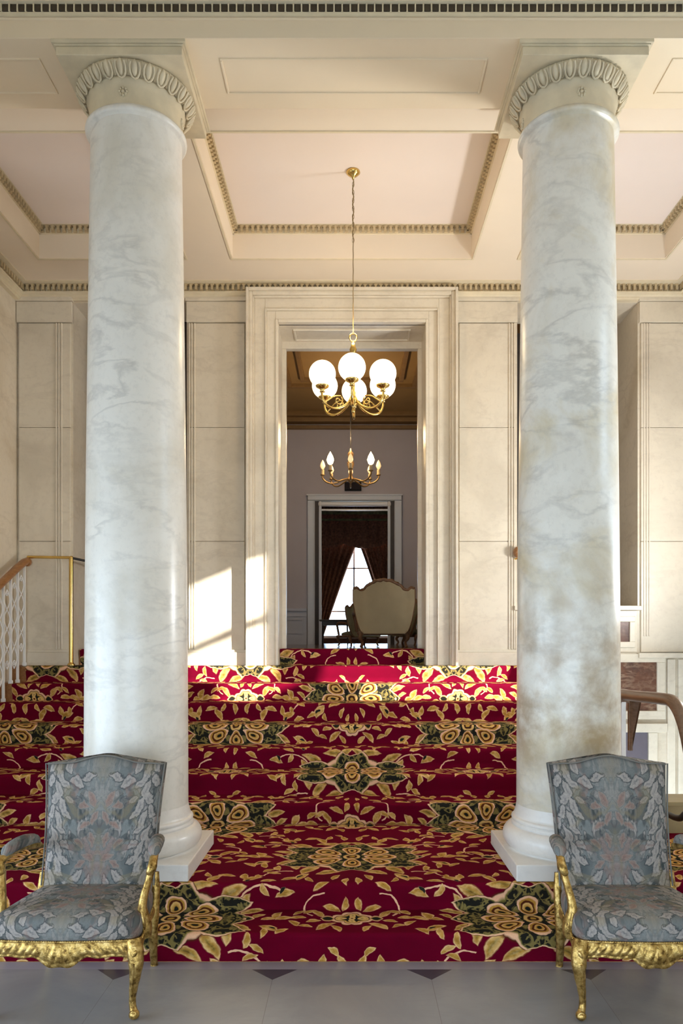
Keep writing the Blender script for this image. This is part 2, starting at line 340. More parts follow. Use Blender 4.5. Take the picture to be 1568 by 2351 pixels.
    c = lay(c, drop(P, 0, 0, 0, .055, .046), [(0, GOLD, 1), (.3, GOLD, 1), (.36, DARK, 1), (.6, BROWN, 1), (.7, TAN, 1), (.9, TAN, 1), (1.0, DARK, 1), (1.1, DARK, 0)])
    c = lay(c, union([drop(PS, .075, .050, 0, .012, .012), drop(P, .41, .0, 0, .011, .011)]), [(0, CREAM, 1), (.9, CREAM, 1), (1.0, CREAM, 0)])
    # small cartouches between the medallions
    c = lay(c, union([leaf(Q, .185, .075, 55, .066, .025), leaf(Q, .215, -.03, -15, .045, .018), leaf(Q, .11, .135, 25, .060, .022), leaf(Q, .15, -.10, -45, .070, .026), leaf(Q, .075, -.135, 60, .050, .020), leaf(Q, .035, .16, 95, .050, .020), leaf(Q, .24, .10, -30, .045, .018), leaf(Q, .25, -.10, 25, .045, .018)]),
            [(0, BROWN, 1), (.12, GOLD, 1), (.6, GOLD, 1), (.86, CREAM, 1), (1.0, (.3, .08, .04), .9), (1.15, red, 0)], GV)
    c = lay(c, union([drop(QS, 0, 0, 0, .120, .052), drop(QS, 0, .0, 0, .064, .088), leaf(QS, .135, 0, 0, .05, .04)]),
            [(0, DARK, 1), (.56, DARK, 1), (.60, GOLD, 1), (.74, TAN, 1), (.80, BROWN, 1), (.86, CREAM, 1), (.98, CREAM, 1), (1.03, BROWN, 1), (1.1, red, 0)])
    c = lay(c, union([drop(QS, .055, 0, 0, .026, .018), drop(QS, 0, .040, 0, .018, .023)]), [(0, OLIVE, 1), (.5, TAN, 1), (.95, TAN, 1), (1.05, DARK, 0)])
    c = lay(c, drop(QS, 0, 0, 0, .018, .018), [(0, BROWN, 1), (.4, BROWN, 1), (.5, TAN, 1), (1.0, TAN, 1), (1.1, DARK, 0)])
    fw, _ = NOISE(nt, U, 300, 1)
    c = MIX(nt, M(nt, 'MULTIPLY', M(nt, 'SUBTRACT', fw, .45, clamp=True), .8), c, (.04, .002, .005))
    nt.links.new(c, b.inputs['Base Color']); b.inputs['Roughness'].default_value = .9
    b.inputs['Specular IOR Level'].default_value = .04
    BUMP(nt, b, fw, .3, .004)
    return m
MT['carpet'] = carpet()

def glow(name, col, strength, base=(.9, .85, .75)):
    m, nt, b = mat(name)
    lw = nn(nt, 'ShaderNodeLayerWeight'); lw.inputs[0].default_value = .35
    c, _ = RAMP(nt, lw.outputs['Facing'], [(0, col), (1, tuple(v * .75 for v in col))])
    b.inputs['Base Color'].default_value = (*base, 1); nt.links.new(c, b.inputs['Emission Color'])
    b.inputs['Emission Strength'].default_value = strength; b.inputs['Roughness'].default_value = .3
    return m
MT['globe'] = glow('lit_opal_glass', (1.0, .88, .60), 1.6)
MT['flame'] = glow('lit_candle_bulb', (1.0, .72, .34), 22.0)
MT['flamedim'] = glow('dim_candle_bulb', (1.0, .55, .18), 0.9)
MT['candle'] = plain('ivory_candle_tube', (.70, .52, .28), .5)

# glass
m, nt, b = mat('window_glass')
b.inputs['Base Color'].default_value = (.95, .97, 1, 1); b.inputs['Roughness'].default_value = 0.0
b.inputs['Transmission Weight'].default_value = 1.0; b.inputs['IOR'].default_value = 1.0
MT['glass'] = m

# ------------------------------------------------------------------ mesh helpers
class MB:
    def __init__(s): s.v = []; s.f = []; s.sm = []; s.uv = None
    def add(s, vs, fs, smooth=False):
        o = len(s.v); s.v += [tuple(p) for p in vs]
        s.f += [tuple(i + o for i in f) for f in fs]; s.sm += [smooth] * len(fs); return s
    def box(s, x0, x1, y0, y1, z0, z1):
        vs = [(x0, y0, z0), (x1, y0, z0), (x1, y1, z0), (x0, y1, z0), (x0, y0, z1), (x1, y0, z1), (x1, y1, z1), (x0, y1, z1)]
        return s.add(vs, [(0, 3, 2, 1), (4, 5, 6, 7), (0, 1, 5, 4), (1, 2, 6, 5), (2, 3, 7, 6), (3, 0, 4, 7)])
    def lathe(s, prof, n=32, c=(0, 0, 0), smooth=True, cap=True):
        vs = []; fs = []
        for r, z in prof:
            for i in range(n):
                a = 2 * pi * i / n; vs.append((c[0] + r * cos(a), c[1] + r * sin(a), c[2] + z))
        for k in range(len(prof) - 1):
            for i in range(n):
                j = (i + 1) % n
                fs.append((k * n + i, k * n + j, (k + 1) * n + j, (k + 1) * n + i))
        s.add(vs, fs, smooth)
        if cap:
            s.add([vs[i] for i in range(n)], [tuple(reversed(range(n)))])
            s.add(vs[-n:], [tuple(range(n))])
        return s
    def ell(s, c, r, n=16, m=10, R=None):
        vs = []; fs = []
        for k in range(m + 1):
            t = pi * k / m
            for i in range(n):
                a = 2 * pi * i / n
                p = Vector((r[0] * sin(t) * cos(a), r[1] * sin(t) * sin(a), -r[2] * cos(t)))
                if R is not None: p = R @ p
                vs.append((c[0] + p.x, c[1] + p.y, c[2] + p.z))
        for k in range(m):
            for i in range(n):
                j = (i + 1) % n; fs.append((k * n + i, k * n + j, (k + 1) * n + j, (k + 1) * n + i))
        return s.add(vs, fs, True)
    def tube(s, pts, rad, n=10, smooth_pts=0, flat=1.0, closed=False, caps=True):
        pts = [Vector(p) for p in pts]
        if not isinstance(rad, (list, tuple)): rad = [rad] * len(pts)
        if smooth_pts:
            np_, nr = [], []
            L = len(pts); segs = L if closed else L - 1
            for i in range(segs):
                if closed: p0, p1, p2, p3 = pts[i - 1], pts[i], pts[(i + 1) % L], pts[(i + 2) % L]; r1, r2 = rad[i], rad[(i + 1) % L]
                else: p0, p1, p2, p3 = pts[max(i - 1, 0)], pts[i], pts[i + 1], pts[min(i + 2, L - 1)]; r1, r2 = rad[i], rad[i + 1]
                for k in range(smooth_pts):
                    t = k / smooth_pts; t2 = t * t; t3 = t2 * t
                    np_.append(.5 * ((2 * p1) + (p2 - p0) * t + (2 * p0 - 5 * p1 + 4 * p2 - p3) * t2 + (3 * p1 - p0 - 3 * p2 + p3) * t3))
                    nr.append(r1 + (r2 - r1) * (t * t * (3 - 2 * t)))
            if not closed: np_.append(pts[-1]); nr.append(rad[-1])
            pts, rad = np_, nr
        L = len(pts); vs = []; fs = []
        T0 = (pts[1] - pts[0]).normalized()
        up = Vector((0, 0, 1)) if abs(T0.z) < .9 else Vector((1, 0, 0))
        Nn = (up - T0 * up.dot(T0)).normalized()
        for i, p in enumerate(pts):
            a = pts[i - 1] if (i > 0 or closed) else pts[0]; c = pts[(i + 1) % L] if (i < L - 1 or closed) else pts[-1]
            T = (c - a).normalized() if (c - a).length > 1e-9 else T0
            Nn = (Nn - T * Nn.dot(T)).normalized(); B = T.cross(Nn)
            for k in range(n):
                an = 2 * pi * k / n; q = p + Nn * (rad[i] * cos(an)) + B * (rad[i] * flat * sin(an)); vs.append(tuple(q))
        R = L if closed else L - 1
        for i in range(R):
            for k in range(n):
                j = (k + 1) % n; i2 = (i + 1) % L
                fs.append((i * n + k, i * n + j, i2 * n + j, i2 * n + k))
        s.add(vs, fs, True)
        if caps and not closed:
            s.add(vs[:n], [tuple(reversed(range(n)))]); s.add(vs[-n:], [tuple(range(n))])
        return s
    def grid(s, fn, nu, nv, smooth=True):
        vs = [fn(i / nu, j / nv) for j in range(nv + 1) for i in range(nu + 1)]
        fs = [(j * (nu + 1) + i, j * (nu + 1) + i + 1, (j + 1) * (nu + 1) + i + 1, (j + 1) * (nu + 1) + i) for j in range(nv) for i in range(nu)]
        return s.add(vs, fs, smooth)
    def sweep(s, prof, path, closed=False, smooth=False):
        """prof: list of (out, up) ; path: list of (point, out_vector, up_vector)"""
        n = len(prof); vs = []
        for p, o, u in path:
            p, o, u = Vector(p), Vector(o), Vector(u)
            vs += [tuple(p + o * a + u * b_) for a, b_ in prof]
        fs = []
        L = len(path)
        for i in range(L if closed else L - 1):
            i2 = (i + 1) % L
            for k in range(n):
                j = (k + 1) % n; fs.append((i * n + k, i * n + j, i2 * n + j, i2 * n + k))
        s.add(vs, fs, smooth)
        if not closed:
            s.add(vs[:n], [tuple(range(n))]); s.add(vs[-n:], [tuple(reversed(range(n)))])
        return s
    def frame(s, x0, x1, y0, y1, z0, z1, w):       # flat rectangular bead in the XY plane
        s.box(x0, x1, y0, y0 + w, z0, z1); s.box(x0, x1, y1 - w, y1, z0, z1)
        s.box(x0, x0 + w, y0 + w, y1 - w, z0, z1); s.box(x1 - w, x1, y0 + w, y1 - w, z0, z1); return s
    def vframe(s, x0, x1, z0, z1, y0, y1, w):      # same in the XZ plane
        s.box(x0, x1, y0, y1, z0, z0 + w); s.box(x0, x1, y0, y1, z1 - w, z1)
        s.box(x0, x0 + w, y0, y1, z0 + w, z1 - w); s.box(x1 - w, x1, y0, y1, z0 + w, z1 - w); return s
    def build(s, name, m, parent=None, bevel=0.0, seg=2, kind=None, label=None, cat=None, group=None, loc=None, recalc=True):
        me = bpy.data.meshes.new(name); me.from_pydata(s.v, [], s.f)
        me.polygons.foreach_set('use_smooth', s.sm)
        if recalc:
            import bmesh
            bm = bmesh.new(); bm.from_mesh(me); bmesh.ops.recalc_face_normals(bm, faces=bm.faces); bm.to_mesh(me); bm.free()
        me.update()
        o = bpy.data.objects.new(name, me); COL.objects.link(o)
        me.materials.append(m)
        if parent is not None: o.parent = parent
        if loc: o.location = loc
        if bevel:
            bv = o.modifiers.new('soften', 'BEVEL'); bv.width = bevel; bv.segments = seg; bv.limit_method = 'ANGLE'; bv.angle_limit = radians(40)
        tag(o, label, cat, group, kind)
        return o
def tag(o, label=None, cat=None, group=None, kind=None):
    if label: o['label'] = label
    if cat: o['category'] = cat
    if group: o['group'] = group
    if kind: o['kind'] = kind
    return o
def thing(name, label, cat, loc=(0, 0, 0), group=None, rz=0.0):
    o = bpy.data.objects.new(name, None); COL.objects.link(o); o.location = loc; o.rotation_euler = (0, 0, rz)
    o.empty_display_size = .1
    return tag(o, label, cat, group, 'thing')
def copy_tree(o, parent=None):
    kids = [k for k in bpy.data.objects if k.parent is o]
    c = o.copy(); COL.objects.link(c)
    if parent is not None: c.parent = parent
    for k in kids: copy_tree(k, c)
    return c

# ------------------------------------------------------------------ room shell
RISE = .16
RISERS = [3.95, 4.27] + [5.59 + .30 * k for k in range(8)]       # ten risers, a deep landing after the second
WL, WR, WB = -3.36, 3.36, 7.55                                   # wall planes
CZ, RZ = 5.24, 5.53                                              # ceiling frame and coffer tops
SR = 2.12                                                        # right edge of the flight

MB().box(-7, 3.36, -6, 3.98, -.2, 0).build('floor', MT['floor'], kind='structure')
f2 = MB().box(2.6, 3.36, 3.98, 7.55, -1.2, -1.0); f2.build('floor', MT['floor'], kind='structure')

# solid steps under the carpet
st = MB()
for k, y in enumerate(RISERS[:9]):
    y1 = RISERS[k + 1] if k < 8 else 7.70
    st.box(WL, SR if k > 1 else 2.55, y + .012, y1 + .02, -.05, (k + 1) * RISE - .012)
st.box(-.75, .75, 7.70, 8.06, 1.2, 1.588)
st.build('staircase', MT['wood'], kind='structure', label='wide flight of ten shallow steps under a red patterned carpet', cat='staircase')

def carpet_strip(name, x0, x1, k0, k1, v0, label, end=None, lead=None):
    """carpet over risers k0..k1-1 and their treads, rounded over every nosing"""
    prof = [] if lead is None else [(lead, k0 * RISE), (RISERS[k0] - .02, k0 * RISE)]
    R = .022
    for k in range(k0, k1):
        y = RISERS[k]; zb = k * RISE; zt = zb + RISE
        yb = RISERS[k + 1] if k + 1 < len(RISERS) else 8.04
        if end is not None and k == k1 - 1: yb = end
        prof.append((y + .010, zb + .004)); prof.append((y + .002, zb + .05)); prof.append((y - .012, zt - R * 2.0))
        for i in range(7):
            a = pi - (pi / 2) * i / 6
            prof.append((y - .014 + R + R * cos(a), zt - R + R * sin(a)))
        prof.append((y + .10, zt)); prof.append((yb - .012, zt)); prof.append((yb + .004, zt + .002))
    mb = MB(); vs = []; uv = []; v = v0; n = 24
    for i, (y, z) in enumerate(prof):
        if i: v += sqrt((y - prof[i - 1][0]) ** 2 + (z - prof[i - 1][1]) ** 2)
        for j in range(n + 1):
            x = x0 + (x1 - x0) * j / n; vs.append((x, y, z)); uv.append((x, v))
    fs = [(i * (n + 1) + j, i * (n + 1) + j + 1, (i + 1) * (n + 1) + j + 1, (i + 1) * (n + 1) + j) for i in range(len(prof) - 1) for j in range(n)]
    mb.add(vs, fs, True)
    o = mb.build(name, MT['carpet'], recalc=False, label=label, cat='carpet', kind='thing')
    ul = o.data.uv_layers.new(name='run')
    for lp in o.data.loops: ul.data[lp.index].uv = uv[lp.vertex_index]
    return v
v = carpet_strip('stair_carpet', WL + .155, 2.55, 0, 2, 0.0, 'red carpet with golden medallions over the two lowest steps and landing')
v = carpet_strip('stair_carpet', WL + .155, SR - .04, 2, 9, v, 'red and gold medallion carpet running up the upper seven steps', end=7.535)
carpet_strip('stair_carpet', -.736, .736, 9, 10, v, 'short red carpet on the top step inside the central doorway', end=8.02, lead=7.535)
carpet_strip('stair_carpet', -2.78, -1.68, 9, 10, v, 'dark red carpet on the step of the far side doorway behind a column', end=8.02, lead=7.535)
MB().box(-2.8, -1.66, 7.70, 8.06, 1.2, 1.588).build('trim_step', MT['wood'], kind='structure')

# back wall, 0.5 m thick, with a doorway in the middle and an opening in each side bay
bw = MB()
bw.box(WL - .3, -2.80, WB, 8.05, 0, 5.7)
bw.box(-2.80, -1.66, WB, 8.05, 5.08, 5.7)
bw.box(-1.66, -.74, WB, 8.05, 0, 5.7)
bw.box(-.74, .74, WB, 8.05, 4.86, 5.7)
bw.box(.74, 1.66, WB, 8.05, -1, 5.7)
bw.box(1.66, 2.87, WB, 8.05, 5.08, 5.7)
bw.box(1.66, 2.87, WB, 8.05, -1, 1.99)
bw.box(2.87, WR + .3, WB, 8.40, -1, 5.7)
bw.build('wall_back', MT['wall'], kind='structure')
# facing slabs of the piers, laid with fine joints
fc = MB()
def pier(x0, x1, zb, mould=(), foot=True):
    lv = [zb, 2.68, 3.82, 4.865]
    for a, b_ in zip(lv[:-1], lv[1:]): fc.box(x0 + .02, x1 - .02, WB - .030, WB + .01, a + .002, b_ - .002)
    fc.box(x0, x1, WB - .045, WB + .01, 4.87, 5.075)                 # frieze block
    fc.box(x0 - .01, x1 + .01, WB - .060, WB + .01, 5.078, 5.12)
    if foot: fc.box(x0 - .012, x1 + .012, WB - .075, WB + .01, zb - .2, zb + .13)   # plinth
    if foot: fc.box(x0 - .004, x1 + .004, WB - .055, WB + .01, zb + .13, zb + .155)
    for xm in mould:
        for d in (-.026, 0, .026): fc.box(xm + d - .007, xm + d + .007, WB - .042, WB, zb + .16, 4.862)
pier(WL + .005, -2.80, 1.44, (-2.93,))
pier(-1.655, -1.055, 1.44, (-1.60,))
pier(1.055, 1.655, 1.44, (1.60,))
pier(2.875, WR - .005, 1.57, (2.95,), False)
fc.build('trim_pier', MT['trimmarble'], bevel=.004, kind='structure')

# left and right walls (the right one has a tall window and an added raking slot for the sun)
MB().box(WL - .3, WL, 4.28, 8.05, -.2, 5.7).build('wall_left', MT['wall'], kind='structure')
SA = (3.30, 4.22, 2.95, 4.48)         # tall window: y0, y1, z0, z1
SB = (4.34, 5.98); SBT = (3.15, 2.25); SBB = (2.68, 1.75)   # raking slot, unseen, shaped to throw the sun patches on the steps
wr_ = MB()
def wslab(y0, y1, a0, a1, b0, b1):      # slab with sloping bottom (a0->a1) and top (b0->b1)
    x0, x1 = WR, WR + .3
    vs = [(x0, y0, a0), (x1, y0, a0), (x1, y1, a1), (x0, y1, a1), (x0, y0, b0), (x1, y0, b0), (x1, y1, b1), (x0, y1, b1)]
    wr_.add(vs, [(0, 3, 2, 1), (4, 5, 6, 7), (0, 1, 5, 4), (1, 2, 6, 5), (2, 3, 7, 6), (3, 0, 4, 7)])
wslab(-8.5, SA[0], -1.2, -1.2, 5.7, 5.7); wslab(SA[0], SA[1], -1.2, -1.2, SA[2], SA[2]); wslab(SA[0], SA[1], SA[3], SA[3], 5.7, 5.7)  # unseen run past the front wall, added to block the sun
wslab(SA[1], SB[0], -1.2, -1.2, 5.7, 5.7)
wslab(SB[0], SB[1], -1.2, -1.2, SBB[0], SBB[1]); wslab(SB[0], SB[1], SBT[0], SBT[1], 5.7, 5.7); wslab(SB[1], 8.05, -1.2, -1.2, 5.7, 5.7)
wf = MB(); wf.box(WR + .20, WR + .26, SA[0], SA[1], 3.78, 3.88)
for y0, y1 in ((SA[0], SA[0] + .04), (SA[1] - .04, SA[1])): wf.box(WR + .20, WR + .26, y0, y1, SA[2], SA[3])
wf.build('window_2', MT['whitepaint'], kind='structure')
wr_.build('wall_right', MT['wall'], kind='structure')

# front and left walls of the lobby, unseen, headers and openings shaped for the light
wfr = MB(); wfr.box(-4.9, -2.5, -2.9, -2.6, -.2, 5.8); wfr.box(-2.5, 2.8, -2.9, -2.6, 2.38, 5.8); wfr.box(2.8, 3.36, -2.9, -2.6, -.2, 5.8)
wfr.build('wall_front', MT['wall'], kind='structure')
wlf = MB(); wlf.box(-4.9, -4.6, -2.6, -1.2, -.2, 5.8); wlf.box(-4.9, -4.6, -1.2, 4.1, 2.3, 5.8); wlf.box(-4.9, -4.6, 4.1, 4.6, -.2, 5.8); wlf.box(-4.9, -4.6, -1.2, 4.1, -.2, .10)
wlf.box(-4.6, WL - .3, 4.35, 4.6, -.2, 5.8)
wlf.build('wall_left', MT['wall'], kind='structure')
# ceiling with three coffers
ce = MB()
C0, C1 = 5.25, 6.98
COF = [(-2.905, -1.553), (-1.108, 1.112), (1.56, 2.91)]
ce.box(WL, WR, 4.86, C0, CZ, 5.75); ce.box(WL, WR, C1, WB, CZ, 5.75)
xs = [WL] + [q for c_ in COF for q in c_] + [WR]
for i in range(0, 8, 2): ce.box(xs[i], xs[i + 1], C0, C1, CZ, 5.75)
ce.build('ceiling', MT['ceil'], kind='structure')
cp = MB()
for a, b_ in COF: cp.box(a, b_, C0, C1, RZ, 5.75)
cp.build('ceiling', MT['coffer'], kind='structure')
MB().box(-7, WR, -6, 4.26, 5.62, 5.8).build('ceiling', MT['ceil'], kind='structure')

# beam carried by the columns
BY0, BY1, BZ = 4.28, 4.85, 5.125
be = MB(); be.box(-7, WR, BY0, BY1, BZ, 5.75)
for a, b_ in ((-2.9, -1.84), (-.78, .80), (1.89, 2.9)): be.frame(a, b_, 4.425, 4.715, BZ - .008, BZ + .01, .014)
be.box(-7, WR, BY0 - .012, BY0 + .02, BZ + .10, BZ + .112)
be.build('trim_beam', MT['beam'], bevel=.003, kind='structure')

# dentil mouldings
def dentils(mb, p0, p1, out, z0, z1, pitch, fill, depth):
    p0, p1, out = Vector(p0), Vector(p1), Vector(out); L = (p1 - p0).length; n = int(L / pitch); d = (p1 - p0).normalized()
    pt = L / n
    for i in range(n):
        a = p0 + d * (pt * (i + .5 - fill / 2)); b_ = p0 + d * (pt * (i + .5 + fill / 2)); c = b_ + out * depth; e = a + out * depth
        vs = [(q.x, q.y, z0) for q in (a, b_, c, e)] + [(q.x, q.y, z1) for q in (a, b_, c, e)]
        mb.add(vs, [(0, 1, 2, 3), (7, 6, 5, 4), (0, 4, 5, 1), (1, 5, 6, 2), (2, 6, 7, 3), (3, 7, 4, 0)])
fm = MB(); fm.box(-7, WR, BY0 - .035, BY0, 5.238, 5.246); fm.box(-7, WR, BY0 - .03, BY0, 5.246, 5.288); fm.box(-7, WR, BY0 - .06, BY0, 5.288, 5.40)
dentils(fm, (-7, BY0 - .03, 0), (WR, BY0 - .03, 0), (0, -1, 0), 5.2462, 5.288, .0457, .17, .012)
fm.build('trim_cornice', MT['cream'], kind='structure')
fd = MB(); dentils(fd, (-7 + .02285, BY0 - .03, 0), (WR + .02285, BY0 - .03, 0), (0, -1, 0), 5.2475, 5.287, .0457, .76, .010)
fd.build('trim_cornice', MT['darkblock'], bevel=.004, kind='structure')  # dark brown blocks between the cream bars

# wall cornice along back and left walls, and the coffer mouldings
wc_ = MB()
def run(mb, p0, p1, out, prof, zbase):
    p0, p1 = Vector((p0[0], p0[1], zbase)), Vector((p1[0], p1[1], zbase))
    mb.sweep(prof, [(p0, out, (0, 0, 1)), (p1, out, (0, 0, 1))])
CP = [(0, 0), (.045, 0), (.045, .012), (.06, .018), (.06, .03), (.085, .042), (.085, .050), (.10, .055), (.10, .068), (.06, .070), (.06, .140), (.15, .146), (.15, .16), (0, .16)]
run(wc_, (WL, WB), (WR, WB), (0, -1, 0), CP, CZ - .155)
run(wc_, (WL, 4.86), (WL, WB), (1, 0, 0), CP, CZ - .155)
run(wc_, (WR, 4.86), (WR, WB), (-1, 0, 0), CP, CZ - .155)
wc_.build('trim_cornice', MT['cream'], kind='structure')
wd = MB()
def keys(mb, p0, p1, out, z0, z1, pitch, depth):
    dentils(mb, p0, p1, out, z0 + .012, z1, pitch, .42, depth)
    dentils(mb, p0, p1, out, z1 - .012, z1, pitch, .80, depth * .8)
    dentils(mb, p0, p1, out, z0, z0 + .014, pitch, .62, depth * .55)
keys(wd, (WL + .06, WB - .06, 0), (WR - .06, WB - .06, 0), (0, -1, 0), CZ - .082, CZ - .014, .052, .045)
keys(wd, (WL + .06, 4.9, 0), (WL + .06, WB - .06, 0), (1, 0, 0), CZ - .082, CZ - .014, .052, .045)
keys(wd, (WR - .06, 4.9, 0), (WR - .06, WB - .06, 0), (-1, 0, 0), CZ - .082, CZ - .014, .052, .045)
for a, b_ in COF:
    y0, y1 = C0, C1; z0, z1 = RZ - .062, RZ - .006; d0 = .012
    keys(wd, (a + d0, y1 - d0, 0), (b_ - d0, y1 - d0, 0), (0, -1, 0), z0, z1, .050, .036)
    keys(wd, (a + d0, y0 + d0, 0), (b_ - d0, y0 + d0, 0), (0, 1, 0), z0, z1, .050, .036)
    keys(wd, (a + d0, y0 + d0, 0), (a + d0, y1 - d0, 0), (1, 0, 0), z0, z1, .050, .036)
    keys(wd, (b_ - d0, y0 + d0, 0), (b_ - d0, y1 - d0, 0), (-1, 0, 0), z0, z1, .050, .036)
wd.build('trim_dentils', MT['tan'], kind='structure')
cm = MB()
for a, b_ in COF:
    y0, y1 = C0, C1
    KP = [(0, 0), (.012, 0), (.012, .062), (.055, .066), (.055, .08), (0, .08)]
    for p0, p1, o in (((a, y1), (b_, y1), (0, -1, 0)), ((a, y0), (b_, y0), (0, 1, 0)), ((a, y0), (a, y1), (1, 0, 0)), ((b_, y0), (b_, y1), (-1, 0, 0))): run(cm, p0, p1, o, KP, RZ - .068)
    cm.frame(a - .022, b_ + .022, y0 - .022, y1 + .022, CZ - .008, CZ + .004, .016)
cm.build('trim_coffer', MT['cream'], kind='structure')

# central doorway: stepped marble architrave, panelled reveal
dr = MB()
def archi(hw, top, steps, y):
    for (o0, o1, p) in steps:
        dr.box(-hw - o1, -hw - o0, y - p, y + .02, 1.40, top + o1); dr.box(hw + o0, hw + o1, y - p, y + .02, 1.40, top + o1)
        dr.box(-hw - o0, hw + o0, y - p, y + .02, top + o0, top + o1)
archi(.735, 4.86, [(0, .03, .065), (.03, .115, .055), (.115, .13, .085), (.13, .235, .07), (.235, .25, .10), (.25, .285, .125), (.285, .312, .155)], WB)
dr.box(-.745, -.70, 7.99, 8.07, 1.6, 4.79); dr.box(.70, .745, 7.99, 8.07, 1.6, 4.79); dr.box(-.745, .745, 7.985, 8.07, 4.79, 4.87)
dr.frame(-.60, .60, 7.66, 7.94, 4.848, 4.862, .02)
dr.build('door_1', MT['trimmarble'], bevel=.005, kind='structure')
# sill and surround of the right opening, brown marble insets below it, near-black sheets added where the side openings show only darkness
ws = MB(); ws.box(1.62, 2.89, WB - .07, 8.04, 1.99, 2.035); ws.box(1.64, 2.86, WB - .02, WB + .01, 1.57, 1.988)
ws.vframe(2.20, 3.135, .90, 1.555, WB - .045, WB + .006, .085)
ws.vframe(2.2, 2.83, 1.62, 1.93, WB - .05, WB + .007, .055)
ws.box(3.16, 3.24, WB - .03, WB + .008, -.2, 1.50); ws.box(3.27, 3.34, WB - .026, WB + .008, -.2, 1.50)
ws.box(1.6, 3.15, WB - .055, WB + .009, .77, .86); ws.box(2.97, 3.06, WB - .036, WB + .005, -.2, .765)
ws.box(2.86, WR - .004, WB - .075, WB + .004, 1.515, 1.565)
ws.build('trim_sill', MT['trimmarble'], bevel=.005, kind='structure')
MB().box(2.25, 3.06, WB - .022, WB + .004, .98, 1.475).build('trim_inset', MT['brownmarble'], kind='structure')
MB().box(2.25, 2.78, WB - .030, WB + .004, 1.67, 1.88).build('trim_inset', MT['brownmarble'], kind='structure')
rc = MB(); rc.box(2.62, 2.965, WB - .015, WB + .003, -.2, .765); rc.build('trim_recess', plain('purple_grey', (.13, .11, .13), .7), kind='structure')  # flat slab coloured dark where the wall has a recess
def dark_sheet(name, x0, x1, z0, z1, yd=8.0):
    o = MB().box(x0, x1, yd, yd + .05, z0, z1).build(name, MT['darkbrown'], kind='structure')
    f = MB(); w_ = (x1 - x0) / 2
    for i in range(2):
        for za, zb in ((.08, .42), (.47, .94)): f.vframe(x0 + w_ * i + .08, x0 + w_ * (i + 1) - .08, z0 + (z1 - z0) * za, z0 + (z1 - z0) * zb, yd - .015, yd, .03)
    f.build('sheet_panel', MT['darkbrown'], o)
dark_sheet('dark_sheet_left', -2.80, -1.66, 1.6, 5.08); dark_sheet('dark_sheet_right', 1.66, 2.87, 2.03, 5.08, 8.3)

# ------------------------------------------------------------------ columns
def column(x, y, mtl, label):
    t = thing('marble_column', label, 'column', (x, y, .3225), 'columns beside the stairs')
    MB().box(-.405, .405, -.395, .395, 0.0, .095).build('plinth', MT['base'], t, bevel=.006)
    prof = [(.39, .095)]
    for i in range(13):                                   # big torus
        a = -pi / 2 + pi * i / 12; prof.append((.335 + .062 * cos(a), .165 + .068 * sin(a)))
    prof += [(.342, .235), (.342, .252), (.334, .256)]
    for i in range(7):
        a = -pi / 2 + pi * i / 6; prof.append((.330 + .014 * cos(a), .272 + .014 * sin(a)))
    prof += [(.326, .288), (.326, .302), (.318, .325), (.3125, .36)]
    MB().lathe(prof, 64).build('base', MT['base'], t)
    top = 4.80 - .32
    sh = []
    for i in range(25):
        u = i / 24; r = .3125 - .040 * (u ** 1.6); sh.append((r, .36 + (top - .02 - .36) * u))
    sh += [(.280, top - .004)]
    MB().lathe(sh, 72).build('shaft', mtl, t)
    z0 = top
    nk = [(.27, z0 - .03)]
    for i in range(9):
        a = -pi / 2 + pi * i / 8; nk.append((.285 + .020 * cos(a), z0 + .0 + .020 * sin(a)))
    nk += [(.284, z0 + .024), (.281, z0 + .03)]
    MB().lathe(nk, 64).build('neck_ring', mtl, t)
    nc = [(.279, z0 + .02), (.279, z0 + .06), (.281, z0 + .12), (.286, z0 + .15), (.296, z0 + .165), (.296, z0 + .178), (.288, z0 + .182)]
    for i in range(9):
        u = i / 8; nc.append((.288 + .060 * sin(u * pi / 2), z0 + .182 + .058 * (1 - cos(u * pi / 2))))
    nc.append((.30, z0 + .242))
    MB().lathe(nc, 64).build('capital', MT['capital'], t)
    eg = MB(); n = 26
    for i in range(n):
        a = 2 * pi * (i + .5) / n
        R = Matrix.Rotation(a, 3, 'Z') @ Matrix.Rotation(radians(38), 3, 'Y')
        c = Vector((.326 * cos(a), .326 * sin(a), z0 + .204))
        eg.ell(c, (.020, .0185, .044), 12, 8, R)
        pts = []
        for k in range(9):
            th = radians(-125) + radians(250) * k / 8
            pts.append(c + R @ Vector((.010, .030 * sin(th), -.051 * cos(th) + .002)))
        eg.tube(pts, .0062, 6)
        a2 = a + pi / n
        R2 = Matrix.Rotation(a2, 3, 'Z') @ Matrix.Rotation(radians(38), 3, 'Y')
        eg.ell(Vector((.328 * cos(a2), .328 * sin(a2), z0 + .206)), (.010, .006, .042), 6, 6, R2)
    eg.build('egg_and_dart', MT['capital'], t)
    az = 5.046 - .32
    ab = MB(); ab.box(-.362, .362, -.362, .362, az, az + .050)
    ab.box(-.372, .372, -.372, .372, az + .050, az + .058); ab.box(-.384, .384, -.384, .384, az + .058, az + .0795)
    ab.build('abacus', MT['capital'], t, bevel=.004)
    for q in range(4):
        a = -pi / 2 + q * pi / 2; ro = MB()
        Rz = Matrix.Rotation(a, 3, 'Z'); c = Vector((.281 * cos(a), .281 * sin(a), z0 + .095))
        ro.ell(c, (.012, .012, .012), 8, 6)
        for k in range(8):
            th = 2 * pi * k / 8
            ro.ell(c + Rz @ Vector((0, .021 * cos(th), .021 * sin(th))), (.008, .011, .011), 8, 6)
        ro.build('rosette', MT['capital'], t)
    return t
column(-1.335, 4.665, MT['column'], 'grey white marble column rising behind the left chair')
column(1.340, 4.665, MT['column_stained'], 'marble column with brown stains near its foot behind the right chair')

